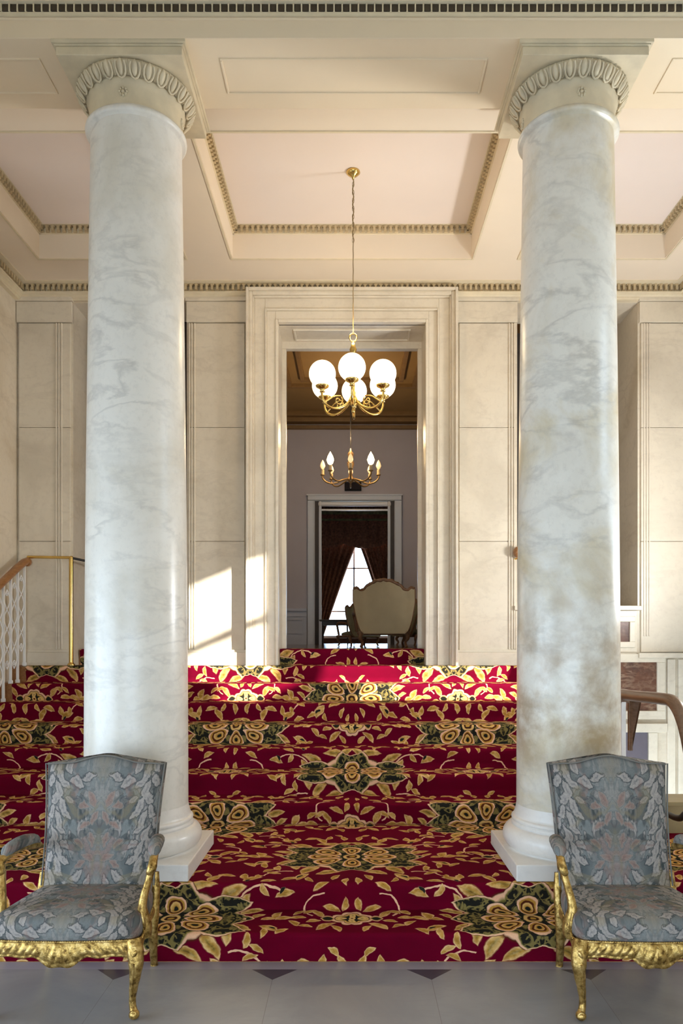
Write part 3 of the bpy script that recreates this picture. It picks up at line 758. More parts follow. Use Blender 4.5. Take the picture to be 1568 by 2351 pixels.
# ------------------------------------------------------------------ armchairs
def superring(w, d, n, e):
    out = []
    for i in range(n):
        a = 2 * pi * i / n; c, s_ = cos(a), sin(a)
        out.append((w * math.copysign(abs(c) ** (2 / e), c), d * math.copysign(abs(s_) ** (2 / e), s_)))
    return out
def slab_ring(n):
    # even samples along a flat rounded slab: (u, thickness)
    out = []
    for i in range(n + 1): u = -1 + 2 * i / n; out.append((u, -(1 - abs(u) ** 7) ** .5))
    for i in range(n - 1, 0, -1): u = -1 + 2 * i / n; out.append((u, (1 - abs(u) ** 7) ** .5))
    return out
def armchair(x, y, label):
    t = thing('gilded_armchair', label, 'armchair', (x, y, 0), 'tapestry armchairs in front of the columns')
    # seat: trapezoid, domed
    N = 64
    def plan(sc, z):
        r = []
        for px_, py_ in superring(1, 1, N, 7):
            yy_ = .255 * py_ * sc; hw = .285 + (.352 - .285) * (.5 - py_ * .5)
            bow = -.022 * (1 - px_ * px_) if py_ < 0 else 0
            r.append((px_ * hw * sc, yy_ + bow * min(1, -py_ * 1.0) if py_ < 0 else yy_, z))
        return r
    rings = [plan(.985, .335), plan(1.0, .352), plan(1.008, .385), plan(1.0, .412), plan(.975, .432), plan(.92, .445), plan(.75, .455), plan(.45, .461), plan(.12, .463)]
    sb = MB(); vs = [p for r in rings for p in r]
    fs = [(k * N + i, k * N + (i + 1) % N, (k + 1) * N + (i + 1) % N, (k + 1) * N + i) for k in range(len(rings) - 1) for i in range(N)]
    fs.append(tuple(len(vs) - N + i for i in range(N)))
    sb.add(vs, fs, True); sb.build('seat', MT['tapestry'], t)
    # backrest: upholstered slab with an arched top, leaning back
    bb = MB(); rows = 26; NB = 88; vs = []
    def arch(u): return .040 * (0.5 + .5 * cos(pi * min(1, abs(u) / .66))) - .006 * max(0, abs(u) - .8) / .2
    for j in range(rows + 1):
        tt = j / rows; zz = .30 + (1.050 - .30) * tt
        hw = .292 + .026 * tt - .012 * sin(pi * tt)
        e = min(1.0, (rows - j) / 2.0 + .25)
        thk = .050 * (1 - (1 - e) ** 2 * .9)
        lean = .235 + (zz - .40) * .21
        for px_, py_ in slab_ring(NB // 2):
            u = px_; zq = zz + arch(u) * max(0, (tt - .5) / .5) ** 1.5
            dome = -.016 * (1 - u * u) * sin(pi * min(1, tt * 1.05)) if py_ < 0 else 0
            vs.append((u * hw, lean + py_ * thk + dome, zq))
    fs = [(k * NB + i, k * NB + (i + 1) % NB, (k + 1) * NB + (i + 1) % NB, (k + 1) * NB + i) for k in range(rows) for i in range(NB)]
    fs += [tuple(reversed(range(NB))), tuple(rows * NB + i for i in range(NB))]
    bb.add(vs, fs, True); bb.build('backrest', MT['tapestry'], t)
    # gilt piping round the back edge
    pp = MB(); pts = []
    for s_ in range(0, 13): tt = s_ / 12; zz = .44 + (1.045 - .44) * tt; pts.append((-(.292 + .026 * tt - .012 * sin(pi * tt)) + .003, .235 + (zz - .40) * .21 - .030, zz))
    top = [(u * .316, .235 + (1.045 - .4) * .21 - .035, 1.047 + arch(u)) for u in [-.96 + 1.92 * k / 20 for k in range(21)]]
    pts = pts + top + [(-q[0], q[1], q[2]) for q in reversed(pts)]
    pp.tube(pts, .0045, 6); pp.build('piping', plain('grey_braid', (.17, .16, .14), .8), t)
    # front seat rail: carved, serpentine lower edge
    def rail_front(u, w):
        s_ = u * 2 - 1; X = s_ * .335
        yb = -.258 - .026 * (1 - s_ * s_)
        bot = .278 - .048 * (0.5 + .5 * cos(pi * min(1, abs(s_) / .42))) - .020 * max(0, (abs(s_) - .80) / .2) ** 1.4 + .008 * cos(s_ * 18) * (1 - abs(s_))
        topz = .347
        z = bot + (topz - bot) * w
        rel = .007 * sin(pi * w) + .0075 * abs(sin(s_ * 30 + w * 4.2 * (1 if s_ > 0 else -1))) ** .7 * sin(pi * w) ** .7 * (.35 + .65 * abs(cos(s_ * 7.5)))
        if abs(s_) < .16: rel += .010 * cos(s_ / .16 * pi / 2) * sin(pi * w)
        if w < .12: rel += .005
        return (X, yb - rel, z)
    fr = MB(); fr.grid(rail_front, 150, 14)
    fr.grid(lambda u, w: (rail_front(u, 1 - w)[0], -.215, rail_front(u, 1 - w)[2]), 150, 14)
    fr.grid(lambda u, w: (rail_front(u, 0)[0], -.215 + (rail_front(u, 0)[1] + .215) * w, rail_front(u, 0)[2]), 150, 1)
    fr.grid(lambda u, w: (rail_front(u, 1)[0], rail_front(u, 1)[1] * (1 - w) - .215 * w, .347), 150, 1)
    fr.build('front_rail', MT['gold'], t)
    for s_ in (-1, 1):
        def rail_side(u, w, s_=s_):
            X = .345 - (.345 - .285) * u; Y = -.235 + .47 * u
            bot = .285 + .012 * sin(pi * u) - .02 * (abs(u * 2 - 1) ** 4); return (s_ * (X + .010 * sin(pi * w)), Y, bot + (.347 - bot) * w)
        sr = MB(); sr.grid(rail_side, 30, 8); sr.grid(lambda u, w: (rail_side(u, w)[0] - s_ * .035, rail_side(u, w)[1], rail_side(u, w)[2]), 30, 8)
        sr.grid(lambda u, w: (rail_side(u, 0)[0] - s_ * .035 * w, rail_side(u, 0)[1], rail_side(u, 0)[2]), 30, 1)
        sr.build('side_rail', MT['gold'], t)
    # front cabriole legs with scroll feet
    for s_ in (-1, 1):
        lg = MB()
        P = [(.318, -.245, .345), (.331, -.262, .30), (.338, -.275, .255), (.334, -.274, .20), (.324, -.264, .14), (.317, -.257, .09), (.318, -.258, .055), (.326, -.268, .030)]
        lg.tube([(s_ * a, b_, c) for a, b_, c in P], [.034, .038, .034, .026, .0195, .0155, .016, .018], 12, 6)
        lg.ell((s_ * .330, -.276, .022), (.024, .026, .022), 12, 8)
        lg.tube([(s_ * .330 + s_ * .014 * cos(k * .9) * (1 - k / 10), -.290, .030 + .014 * sin(k * .9) * (1 - k / 10)) for k in range(9)], .006, 6)
        for k in range(5):                                         # carved acanthus on the knee
            lg.ell((s_ * (.338 - .004 * k), -.298 + .006 * k, .300 - .028 * k), (.010, .008, .020), 8, 6, Matrix.Rotation(s_ * (.5 - .2 * (k % 2) * 2), 3, 'Y'))
        lg.tube([(s_ * .338, -.310, .262), (s_ * .331, -.300, .20), (s_ * .321, -.284, .13), (s_ * .318, -.274, .08)], .0045, 6, 4)
        lg.build('leg', MT['gold'], t)
    # rear legs sweep back
    for s_ in (-1, 1):
        lg = MB()
        P = [(.292, .245, .50), (.292, .232, .40), (.288, .222, .30), (.283, .225, .20), (.277, .250, .10), (.272, .280, .025), (.272, .285, .0)]
        lg.tube([(s_ * a, b_, c) for a, b_, c in P], [.016, .024, .027, .024, .021, .019, .020], 10, 6)
        lg.build('leg', MT['gold'], t)
    # arms: gilt frame, support and a padded rest
    for s_ in (-1, 1):
        a_ = MB()
        A = [(.305, .235, .640), (.325, .130, .665), (.345, .030, .668), (.358, -.050, .655), (.362, -.092, .628), (.352, -.098, .605), (.343, -.082, .598)]
        a_.tube([(s_ * p, q, r) for p, q, r in A], [.018, .018, .018, .020, .022, .018, .010], 10, 6)
        a_.ell((s_ * .356, -.084, .622), (.020, .026, .026), 12, 8)
        a_.build('arm', MT['gold'], t)
        b2 = MB()
        B = [(.354, -.078, .610), (.346, -.095, .565), (.334, -.120, .510), (.328, -.138, .455), (.334, -.136, .405), (.340, -.130, .36), (.342, -.128, .315)]
        b2.tube([(s_ * p, q, r) for p, q, r in B], [.018, .0165, .018, .021, .027, .031, .026], 12, 6, 1.25)
        b2.tube([(s_ * .333, -.166, .44), (s_ * .342, -.172, .40), (s_ * .348, -.166, .36)], [.006, .009, .005], 6, 4)
        b2.build('arm_support', MT['gold'], t)
        pd = MB()
        Q = [(.308, .225, .662), (.318, .190, .684), (.330, .125, .694), (.342, .050, .694), (.352, -.015, .686), (.357, -.055, .668)]
        pd.tube([(s_ * p, q, r) for p, q, r in Q], [.012, .026, .030, .030, .026, .012], 14, 6, 1.2)
        pd.build('armrest_pad', MT['tapestry'], t)
    # row of nail heads under the seat cover
    nh = MB()
    for k in range(64):
        s_ = -1 + 2 * k / 63; nh.ell((s_ * .338, -.262 - .026 * (1 - s_ * s_), .351), (.0042, .0042, .0042), 6, 4)
    for sd in (-1, 1):
        for k in range(30):
            u = k / 29; nh.ell((sd * (.356 - .064 * u), -.235 + .44 * u, .351), (.0042, .0042, .0042), 6, 4)
    nh.tube([(.285, .19, .349), (.350, -.22, .349), (.338, -.262, .349)] + [(.338 * (1 - k / 16), -.262 - .026 * (1 - (1 - k / 16) ** 2), .349) for k in range(1, 32)] + [(-.338, -.262, .349), (-.350, -.22, .349), (-.285, .19, .349)], .0045, 6)
    nh.build('nailhead_trim', MT['gold'], t)
    return t
ch = armchair(-1.305, 3.640, 'blue grey tapestry armchair with gilded frame before the left column')
ch2 = copy_tree(ch); ch2.location = (1.352, 3.630, 0)
ch2['label'] = 'blue grey tapestry armchair with gilded frame before the brown stained column'

# ------------------------------------------------------------------ globe chandelier
t = thing('globe_chandelier', 'brass chandelier with six lit white glass globes hanging before the doorway', 'chandelier', (.01, 6.15, 3.55))
Z = 3.55
b = MB(); b.lathe([(.001, RZ - Z), (.055, RZ - Z), (.058, RZ - Z - .012), (.040, RZ - Z - .030), (.014, RZ - Z - .045), (.008, RZ - Z - .065), (.001, RZ - Z - .066)], 24, cap=False); b.build('ceiling_canopy', MT['brass'], t)
c_ = MB(); zt, zb = RZ - Z - .06, .66; zm = zt - .52; n = 16; st_ = (zt - zm) / n
for i in range(n):                                              # chain links, then a plain flex
    zc = zt - st_ * (i + .5); pl = i % 2; pts = []
    for k in range(10):
        a = 2 * pi * k / 10; o = .0075 * cos(a); pts.append((o if pl else 0, 0 if pl else o, zc + st_ * .66 * sin(a)))
    c_.tube(pts, .0022, 5, closed=True)
c_.build('chain', MT['chain'], t)
cb = MB(); cb.tube([(.005 * sin(k * 1.1) * (1 if zt - (zt - zb) * k / 60 > zm else .15), .005 * cos(k * 1.1), zt - (zt - zb) * k / 60) for k in range(61)], .0042, 6); cb.build('flex', MT['chain'], t)
b = MB(); b.tube([(.030 * cos(2 * pi * k / 16), 0, .62 + .034 * sin(2 * pi * k / 16)) for k in range(16)], .006, 8, closed=True); b.build('loop', MT['brass'], t)
b = MB(); b.lathe([(.001, .0), (.012, .006), (.016, .022), (.008, .040), (.012, .055), (.034, .075), (.042, .10), (.030, .128), (.018, .15), (.022, .165), (.014, .185), (.014, .33), (.024, .35), (.032, .385), (.020, .42), (.012, .45), (.020, .49), (.030, .52), (.016, .56), (.008, .59), (.001, .592)], 24, cap=False); b.build('body', MT['brass'], t)
for k in range(6):
    a = -pi / 2 + radians(-2) + k * pi / 3; R = Matrix.Rotation(a, 3, 'Z')
    ar = MB()
    ar.tube([R @ Vector(p) for p in [(.03, 0, .10), (.075, 0, .055), (.14, 0, .022), (.20, 0, .018), (.255, 0, .045), (.282, 0, .10), (.28, 0, .145)]], [.009, .010, .010, .010, .0095, .009, .010], 8, 6)
    ar.tube([R @ Vector((.135 + .042 * (1 - j / 16) * cos(j * .55 + 2.2), 0, .085 + .042 * (1 - j / 16) * sin(j * .55 + 2.2))) for j in range(15)], .0065, 6)
    ar.tube([R @ Vector(p) for p in [(.115, 0, .125), (.17, 0, .115), (.215, 0, .085), (.255, 0, .055)]], .006, 6, 4)
    ao = ar.build('arm', MT['brass'], t)
    cu = MB(); cu.lathe([(.001, .13), (.022, .132), (.016, .145), (.024, .156), (.050, .170), (.056, .186), (.052, .190), (.001, .19)], 20, tuple(R @ Vector((.28, 0, 0))), cap=False); cu.build('cup', MT['brass'], ao)
    g = MB(); g.ell(R @ Vector((.28, 0, .275)), (.108, .108, .108), 32, 20); g.build('globe', MT['globe'], ao)
pl_ = bpy.data.lights.new('globe_glow', 'POINT'); po = bpy.data.objects.new('globe_glow', pl_); COL.objects.link(po)
po.location = (.01, 6.15, 4.25); pl_.energy = 17; pl_.color = (1, .74, .42); pl_.shadow_soft_size = .15

# ------------------------------------------------------------------ stair rails on the left
HX = -3.235
def railz(y): return 1.44 + (y - 7.39) * (RISE / .30) + 1.02
t = thing('stair_handrail', 'oak handrail on white scrolled iron balusters along the left wall', 'handrail', (0, 0, 0))
b = MB()
pts = [(HX, 5.2, railz(5.2)), (HX, 6.0, railz(6.0)), (HX, 7.0, railz(7.0)), (HX + .01, 7.36, railz(7.36)), (HX + .02, 7.44, railz(7.40))]
b.tube(pts, .036, 12, 5, 1.1); b.ell((HX + .02, 7.44, railz(7.4)), (.042, .045, .045), 12, 8)
b.build('handrail', MT['wood'], t)
y = 7.42; k = 0
while y > 5.3:
    step = max(i for i, q in enumerate(RISERS) if q < y) + 1
    zb = step * RISE; zt = railz(y) - .03
    q = MB(); q.box(HX - .010, HX + .010, y - .010, y + .010, zb, zt)
    q.box(HX - .016, HX + .016, y - .016, y + .016, zb, zb + .03); q.build('baluster', MT['whiteiron'], t)
    if y - .15 > 5.3:
        sc = MB(); ym = y - .075; H_ = zt - zb
        for sgn in (1, -1):
            sc.tube([(HX, ym + sgn * .06 * sin(j * pi / 12 * 2), zb + .14 + (H_ - .26) * j / 24) for j in range(25)], .006, 6)
        sc.tube([(HX, ym + .03 * cos(j * .6) * (1 - j / 18), zt - .16 + .03 * sin(j * .6) * (1 - j / 18)) for j in range(16)], .005, 6)
        sc.tube([(HX, ym - .03 * cos(j * .6) * (1 - j / 18), zb + .20 - .03 * sin(j * .6) * (1 - j / 18)) for j in range(16)], .005, 6)
        sc.build('scrollwork', MT['whiteiron'], t)
    y -= .15; k += 1
stg = MB()
for k in range(2, 9):
    y1 = RISERS[k + 1] if k < 8 else 7.55
    stg.box(WL + .002, WL + .088, RISERS[k] - .01, y1 - .01, max(.0, k * RISE - .25), (k + 1) * RISE + .004)
stg.build('trim_stringer', MT['wood'], kind='structure')

t = thing('brass_rail', 'polished brass barrier rail and post at the top left of the stairs', 'rail', (0, 0, 0))
b = MB(); b.tube([(HX + .02, 7.445, 2.515), (-2.80, 7.425, 2.508), (-2.775, 7.425, 2.505)], .014, 10); b.build('top_rail', MT['brass'], t)
b = MB(); b.tube([(-2.775, 7.425, 1.444), (-2.775, 7.425, 2.50)], .021, 14); b.lathe([(.036, 0), (.036, .012), (.024, .02), (.022, .03)], 16, (-2.775, 7.425, 1.444)); b.ell((-2.775, 7.425, 2.508), (.022, .022, .016), 12, 8); b.build('post', MT['brass'], t)
b = MB(); b.tube([(-2.775, 7.425, 2.505), (-2.60, 7.50, 2.47), (-2.2, 7.7, 2.44)], .012, 8); b.build('side_rail', MT['darkiron'], t)

# ------------------------------------------------------------------ rails on the right
t = thing('landing_handrail', 'dark wooden handrail on a white baluster right of the stained column', 'handrail', (0, 0, 0))
b = MB(); RX = 2.135
b.tube([(RX, 5.95, 1.265), (RX, 5.6, 1.275), (RX, 5.2, 1.290), (RX, 5.0, 1.285), (RX, 4.86, 1.20), (RX, 4.76, 1.03), (RX, 4.70, .80), (RX, 4.69, .34)], [.042, .042, .042, .042, .042, .040, .036, .034], 12, 6, 1.1)
b.build('handrail', MT['darkwood'], t)
b = MB(); b.box(RX - .06, RX + .05, 5.90, 6.02, 1.20, 1.305); b.build('newel_cap', MT['darkwood'], t, bevel=.01)
b = MB(); b.box(RX - .018, RX + .018, 5.90, 5.936, .64, 1.21); b.build('baluster', MT['whiteiron'], t, bevel=.004)
b = MB(); b.grid(lambda u, w: (RX + .06 + .04 * w * (1 - u), 5.93 - .10 * (1 - u) * w, 1.23 - .42 * u), 10, 2); b.grid(lambda u, w: (RX + .085 + .04 * w * (1 - u), 5.96 - .10 * (1 - u) * w, 1.23 - .42 * u), 10, 2)
b.box(RX + .055, RX + .085, 5.94, 5.97, .82, 1.23)
b.build('bracket', MT['darkwood'], t)
b = MB(); b.tube([(RX, 5.95, .50), (RX + .02, 5.2, .505), (RX + .03, 4.98, .515), (RX + .05, 4.92, .56), (RX + .10, 4.90, .62)], [.018, .02, .022, .022, .018], 10, 5); b.build('lower_rail', MT['darkiron'], t)
MB().box(SR + .02, 2.56, 5.35, 5.60, -.2, .515).box(SR - .02, 2.6, 5.33, 5.62, .515, .545).build('trim_kerb', MT['tanmarble'], bevel=.004, kind='structure')

t = thing('wall_handrail', 'orange brown wooden rail end jutting from the pale pier beside the doorway', 'handrail', (0, 0, 0))
b = MB(); b.tube([(1.655, 7.46, 2.565), (1.75, 7.44, 2.565), (2.3, 7.43, 2.565)], .036, 14); b.ell((1.645, 7.46, 2.565), (.045, .050, .056), 16, 10); b.build('handrail', MT['wood'], t)
b = MB(); b.tube([(1.62, 7.53, 2.50), (1.66, 7.47, 2.51), (1.68, 7.45, 2.54)], .010, 8); b.build('bracket', MT['brass'], t)

# ------------------------------------------------------------------ room behind the doorway
FZ = 1.60
MB().box(-3.4, 3.4, 8.02, 14.2, 1.4, FZ).build('floor', MT['floorwood'], kind='structure')
MB().box(-3.0, 3.0, 14.2, 18.2, 1.4, FZ).build('floor', MT['floorwood'], kind='structure')
w = MB(); w.box(-3.6, -3.4, 8.05, 14.2, 1.4, 6.2); w.build('wall_left', MT['backwall'], kind='structure')
w = MB(); w.box(3.4, 3.6, 8.05, 14.2, 1.4, 6.2); w.build('wall_right', MT['backwall'], kind='structure')
w = MB(); w.box(-3.6, -.62, 14.0, 14.2, 1.4, 6.2); w.box(.72, 3.6, 14.0, 14.2, 1.4, 6.2); w.box(-.62, .72, 14.0, 14.2, 4.30, 6.2); w.build('wall_far', MT['backwall'], kind='structure')
d_ = MB(); d_.box(-3.4, -.84, 13.97, 14.0, FZ, 2.22); d_.box(.92, 3.4, 13.97, 14.0, FZ, 2.22); d_.build('trim_dado', MT['backdado'], kind='structure')
d_ = MB()
for a, b2 in ((-3.4, -.84), (.92, 3.4)):
    d_.box(a, b2, 13.94, 14.0, 2.22, 2.27); d_.box(a, b2, 13.955, 14.0, 2.12, 2.14); d_.box(a, b2, 13.94, 14.0, FZ, FZ + .14)
for a, b2 in ((-1.35, -.92), (1.0, 1.5)): d_.vframe(a, b2, 1.80, 2.08, 13.955, 13.972, .03)
d_.build('trim_dado', MT['backdado'], kind='structure')
cl = MB(); cl.box(-3.4, 3.4, 8.05, 14.0, 5.86, 6.2); cl.build('ceiling', MT['backceil'], kind='structure')
cl = MB()
for x0, x1, y0, y1 in ((-1.05, 1.05, 9.0, 12.3), (-.82, .82, 9.3, 12.0), (-3.2, -1.5, 8.6, 13.0), (1.5, 3.2, 8.6, 13.0)): cl.frame(x0, x1, y0, y1, 5.80, 5.87, .07)
cl.box(-3.4, 3.4, 13.70, 14.0, 5.78, 5.87); cl.box(-3.4, 3.4, 13.80, 14.0, 5.70, 5.78); cl.box(-3.4, 3.4, 13.90, 14.0, 5.60, 5.66)
cl.build('trim_ceiling', MT['backtrim'], bevel=.008, kind='structure')
# door frame to the far room
df = MB()
for sg, xc in ((-1, .05), (1, .05)):
    def X(v): return xc + sg * v
    for a_, b_, y0 in ((.76, .87, 13.90), (.74, .76, 13.93), (.615, .665, 13.96)):
        x0, x1 = sorted((X(a_), X(b_))); df.box(x0, x1, y0, 14.02, FZ, 4.265)
df.box(-.82, .92, 13.905, 14.02, 4.275, 4.355); df.box(-.84, .94, 13.89, 14.02, 4.355, 4.385); df.box(-.80, .90, 13.94, 14.02, 4.265, 4.275)
o = df.build('door_4', MT['frame'], bevel=.008, kind='structure')
gp = MB()
for sg in (-1, 1):
    x0, x1 = sorted((.05 + sg * .665, .05 + sg * .74)); gp.box(x0, x1, 13.985, 14.03, FZ, 4.265)
gp.build('door_gap', MT['darkbrown'], o)
t = thing('roller_blind', 'white roller blind rolled up at the top of the far doorway', 'blind', (0, 13.99, 4.165))
b = MB(); b.tube([(-.56, 0, .05), (.66, 0, .05)], .045, 14); b.build('roller', MT['whitepaint'], t)
b = MB(); b.box(-.60, .70, -.012, .012, -.075, -.045); b.build('bottom_bar', MT['whitepaint'], t)
for x in (-.59, .69): b = MB(); b.ell((x, 0, .05), (.04, .055, .055), 12, 8); b.build('end_cap', MT['whitepaint'], t)
t = thing('exit_sign', 'small black sign box on the wall above the far doorway', 'sign', (.02, 13.96, 4.535))
b = MB(); b.box(-.155, .155, -.05, .04, -.075, .075); b.build('box', MT['sign'], t, bevel=.008)
b = MB(); b.box(-.14, .14, -.054, -.049, -.06, .06); b.build('face', plain('black_sign_face', (.010, .006, .009), .8), t)
# far room
w = MB(); w.box(-3.2, -3.0, 14.2, 18.4, 1.4, 6.2); w.build('wall_left', MT['darkwall'], kind='structure')
w = MB(); w.box(3.0, 3.2, 14.2, 18.4, 1.4, 6.2); w.build('wall_right', MT['darkwall'], kind='structure')
w = MB(); w.box(-3.2, -1.0, 18.2, 18.4, 1.4, 6.2); w.box(1.1, 3.2, 18.2, 18.4, 1.4, 6.2); w.box(-1.0, 1.1, 18.2, 18.4, 4.5, 6.2); w.box(-1.0, 1.1, 18.2, 18.4, 1.4, 1.72); w.build('wall_far', MT['darkwall'], kind='structure')
MB().box(-3.2, 3.2, 14.2, 18.4, 5.6, 5.8).build('ceiling', MT['darkwall'], kind='structure')
w = MB(); w.vframe(-1.0, 1.1, 1.72, 4.5, 18.22, 18.30, .06); w.box(.03, .07, 18.24, 18.28, 1.72, 4.5)
for z in (2.35, 3.4): w.box(-1.0, 1.1, 18.24, 18.28, z, z + .035)
o = w.build('window_1', MT['whitepaint'], kind='structure')
MB().box(-.95, 1.05, 18.255, 18.262, 1.77, 4.45).build('pane', MT['glass'], o)
def drape(name, xl, xr, z0, z1, y, n, amp, label, fan=1):
    def fn(u, w_):
        z = z1 + (z0 - z1) * w_; a, b2 = xl(w_), xr(w_); x = a + (b2 - a) * u
        return (x, y + amp * sin(u * n * 2 * pi) * (.35 + .65 * (1 - .5 * w_)), z)
    m = MB(); m.grid(fn, n * 10, 24); o = m.build(name, MT['curtain'], recalc=False, label=label, cat='curtain', kind='thing', group='drapes at the far window')
    md = o.modifiers.new('cloth', 'SOLIDIFY'); md.thickness = .012
    return o
def lerp(a, b2, t_): return a + (b2 - a) * t_
drape('window_curtain', lambda w_: -1.15, lambda w_: lerp(.14, -.75, w_ ** .92), 1.605, 4.05, 18.10, 9, .05, 'dark brown curtain swept aside to the left of the bright far window')
drape('window_curtain', lambda w_: lerp(.14, .95, w_ ** .9), lambda w_: 1.3, 1.605, 4.05, 18.10, 7, .05, 'dark brown curtain swept to the right behind the tan chair back')
vl = MB(); vl.grid(lambda u, w_: (-1.2 + 2.5 * u, 18.00 + .03 * sin(u * 60), 4.9 - w_ * (.93 + .10 * abs(sin(u * pi * 2.5)))), 120, 12); o = vl.build('curtain_valance', MT['curtain'], recalc=False, label='dark gathered valance above the bright far window', cat='valance', kind='thing')
o.modifiers.new('cloth', 'SOLIDIFY').thickness = .012
pb = MB(); pb.box(-1.25, 1.35, 17.99, 18.195, 4.88, 4.94); pb.build('pelmet', MT['darkbrown'], o)
vb = MB(); vb.grid(lambda u, w_: (-1.2 + 2.5 * u, 17.965 + .02 * sin(u * 60), 4.78 - w_ * .10), 120, 2); vb.build('braid', MT['valance'], o, recalc=False)
vb = MB(); vb.grid(lambda u, w_: (-1.2 + 2.5 * u, 17.965 + .02 * sin(u * 60), 4.58 - w_ * .05), 120, 2); vb.build('braid', MT['valance'], o, recalc=False)

# carved armchairs seen from behind
def salon_chair(x, y, rz, sc, fabric, label):
    t = thing('carved_armchair', label, 'armchair', (x, y, FZ), 'carved armchairs in the far room', rz)
    t.scale = (sc, sc, sc)
    def half(z):            # outline half width of the back
        k = (z - .17) / .66
        return .30 + .085 * sin(min(1, k * 1.25) * pi / 2) if k < .8 else .385
    def topz(u):            # scalloped crest
        a = abs(u); kp = [(0, .850), (.12, .838), (.25, .836), (.40, .805), (.55, .775), (.68, .722), (.78, .712), (.90, .745), (1.01, .730)]
        for (p, q), (r, w_) in zip(kp[:-1], kp[1:]):
            if p <= a <= r: k = (a - p) / (r - p); k = k * k * (3 - 2 * k); return q + (w_ - q) * k
        return .73
        return .85 - .24 * max(0, a - .05) ** 1.25 - .045 * max(0, sin((a - .30) * 9)) * (1 if .30 < a < .65 else 0) + (.03 if a > .86 else 0)
    def surf(yo, bulge):
        def fn(u, w_):
            s_ = u * 2 - 1; tz = topz(s_); z = .17 + (tz - .17) * w_; hw = .255 + .13 * max(0, min(1, (z - .17) / .40)) ** .5
            return (s_ * hw, yo + .12 * w_ + .10 * s_ * s_ * -1 + bulge * (1 - s_ * s_) * sin(pi * w_), z)
        return fn
    b = MB(); b.grid(surf(-.29, -.03), 40, 16); b.grid(surf(-.22, .02), 40, 16)
    b.grid(lambda u, w_: tuple(lerp(surf(-.29, 0)(u, 1)[k], surf(-.22, 0)(u, 1)[k], w_) for k in range(3)), 40, 1)
    b.grid(lambda u, w_: tuple(lerp(surf(-.29, 0)(u, 0)[k], surf(-.22, 0)(u, 0)[k], w_) for k in range(3)), 40, 1)
    for e in (0, 1): b.grid(lambda u, w_, e=e: tuple(lerp(surf(-.29, 0)(e, u)[k], surf(-.22, 0)(e, u)[k], w_) for k in range(3)), 16, 1)
    b.build('backrest', fabric, t)
    c = MB(); c.tube([surf(-.285, 0)(k / 40, 1.015) for k in range(41)], [.016 + .010 * abs(sin(k * .8)) * (1 if 10 < k < 30 else .4) for k in range(41)], 8)
    for k in range(-3, 4): c.ell((k * .035, -.165, .862 - abs(k) * .006), (.022, .014, .022), 8, 6)
    for e in (0, 1): c.tube([surf(-.27, 0)(e, k / 12) for k in range(13)], .013, 8)
    c.build('crest_frame', MT['carvedwood'], t)
    s_ = MB(); s_.box(-.34, .34, -.24, .32, .15, .20); s_.build('seat_rail', MT['carvedwood'], t, bevel=.02)
    s2 = MB(); s2.ell((0, .04, .22), (.33, .28, .07), 24, 10); s2.build('seat', fabric, t)
    for sx in (-1, 1):
        for yy in (-.24, .28):
            l = MB(); sg = -1 if yy < 0 else 1
            l.tube([(sx * .28, yy, .18), (sx * .30, yy + sg * .03, .12), (sx * .27, yy + sg * .01, .06), (sx * .285, yy + sg * .04, .0)], [.03, .024, .016, .018], 8, 5); l.build('leg', MT['carvedwood'], t)
        a = MB(); a.tube([(sx * .34, -.18, .42), (sx * .38, .0, .44), (sx * .38, .15, .42), (sx * .36, .18, .34), (sx * .34, .16, .20)], .022, 8, 5); a.build('arm', MT['carvedwood'], t)
    return t
salon_chair(.405, 9.75, 0, 1.0, MT['tanfabric'], 'tan carved armchair seen from behind inside the central doorway')
salon_chair(.10, 11.6, radians(25), .80, MT['olivefabric'], 'olive carved armchair turned sideways, half hidden by the tan one')
salon_chair(1.05, 11.9, radians(-60), .88, MT['olivefabric'], 'olive carved armchair whose edge shows right of the tan one')
t = thing('side_table', 'small dark side table with thin legs left of the carved armchairs', 'table', (-.28, 12.6, FZ))
b = MB(); b.box(-.26, .26, -.2, .2, .40, .425); b.build('table_top', MT['darkbrown'], t, bevel=.006)
b = MB(); b.box(-.22, .22, -.17, .17, .33, .40); b.build('apron', MT['darkbrown'], t)
for sx in (-1, 1):
    for sy in (-1, 1): b = MB(); b.tube([(sx * .2, sy * .15, .34), (sx * .21, sy * .16, 0)], [.014, .009], 8); b.build('leg', MT['darkbrown'], t)

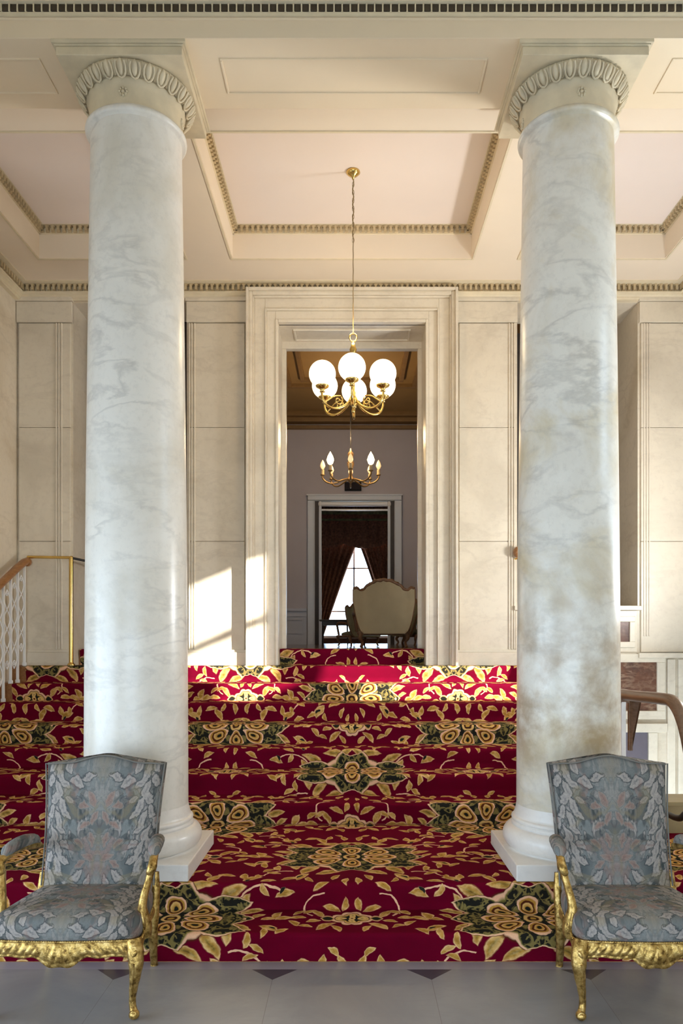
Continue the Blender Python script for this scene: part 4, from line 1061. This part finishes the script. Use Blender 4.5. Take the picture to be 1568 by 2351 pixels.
# candle chandelier of the room behind
CX, CY, CZ2 = -.02, 11.3, 4.06
t = thing('candle_chandelier', 'gilt candle chandelier hanging in the room beyond the doorway', 'chandelier', (CX, CY, CZ2))
b = MB(); b.tube([(0, 0, 5.86 - CZ2), (0, 0, .50)], .006, 6); b.lathe([(.05, 5.86 - CZ2), (.05, 5.84 - CZ2), (.01, 5.80 - CZ2)], 12); b.build('stem', MT['darkiron'], t)
b = MB(); b.lathe([(.001, -.03), (.02, -.01), (.05, .02), (.06, .05), (.03, .09), (.02, .16), (.03, .20), (.05, .25), (.055, .29), (.03, .33), (.025, .36), (.045, .40), (.045, .43), (.015, .47), (.006, .51), (.001, .512)], 18, cap=False); b.build('body', plain('carved_gilt_body', (.45, .27, .12), .4, .4), t)
for k in range(8):
    a = 2 * pi * k / 8; R = Matrix.Rotation(a, 3, 'Z')
    ar = MB(); ar.tube([R @ Vector(p) for p in [(.04, 0, .05), (.14, 0, .02), (.26, 0, -.02), (.36, 0, .0), (.42, 0, .06), (.42, 0, .10)]], .012, 8, 5)
    ar.lathe([(.004, .09), (.035, .105), (.035, .115), (.01, .12)], 12, tuple(R @ Vector((.42, 0, 0)))); ao = ar.build('arm', plain('dull_gilt', (.40, .25, .10), .4, .5), t) if k == 0 else ar.build('arm', bpy.data.materials['dull_gilt'], t)
    cn = MB(); cn.lathe([(.024, .11), (.024, .19)], 10, tuple(R @ Vector((.42, 0, 0)))); cn.build('candle', MT['candle'], ao)
    lit = k in (5, 7)
    fl = MB(); fs_ = 1.35 if lit else 1.0; fl.lathe([(.004, .19), (.026 * fs_, .21), (.040 * fs_, .245 + .02 * (fs_ > 1)), (.028 * fs_, .29 + .03 * (fs_ > 1)), (.003, .335 + .05 * (fs_ > 1))], 10, tuple(R @ Vector((.42, 0, 0)))); fl.build('bulb', MT['flame'] if lit else MT['flamedim'], ao)
pl_ = bpy.data.lights.new('candle_glow', 'POINT'); po = bpy.data.objects.new('candle_glow', pl_); COL.objects.link(po)
po.location = (CX, CY, 4.75); pl_.energy = 40; pl_.color = (1, .68, .36); pl_.shadow_soft_size = .1
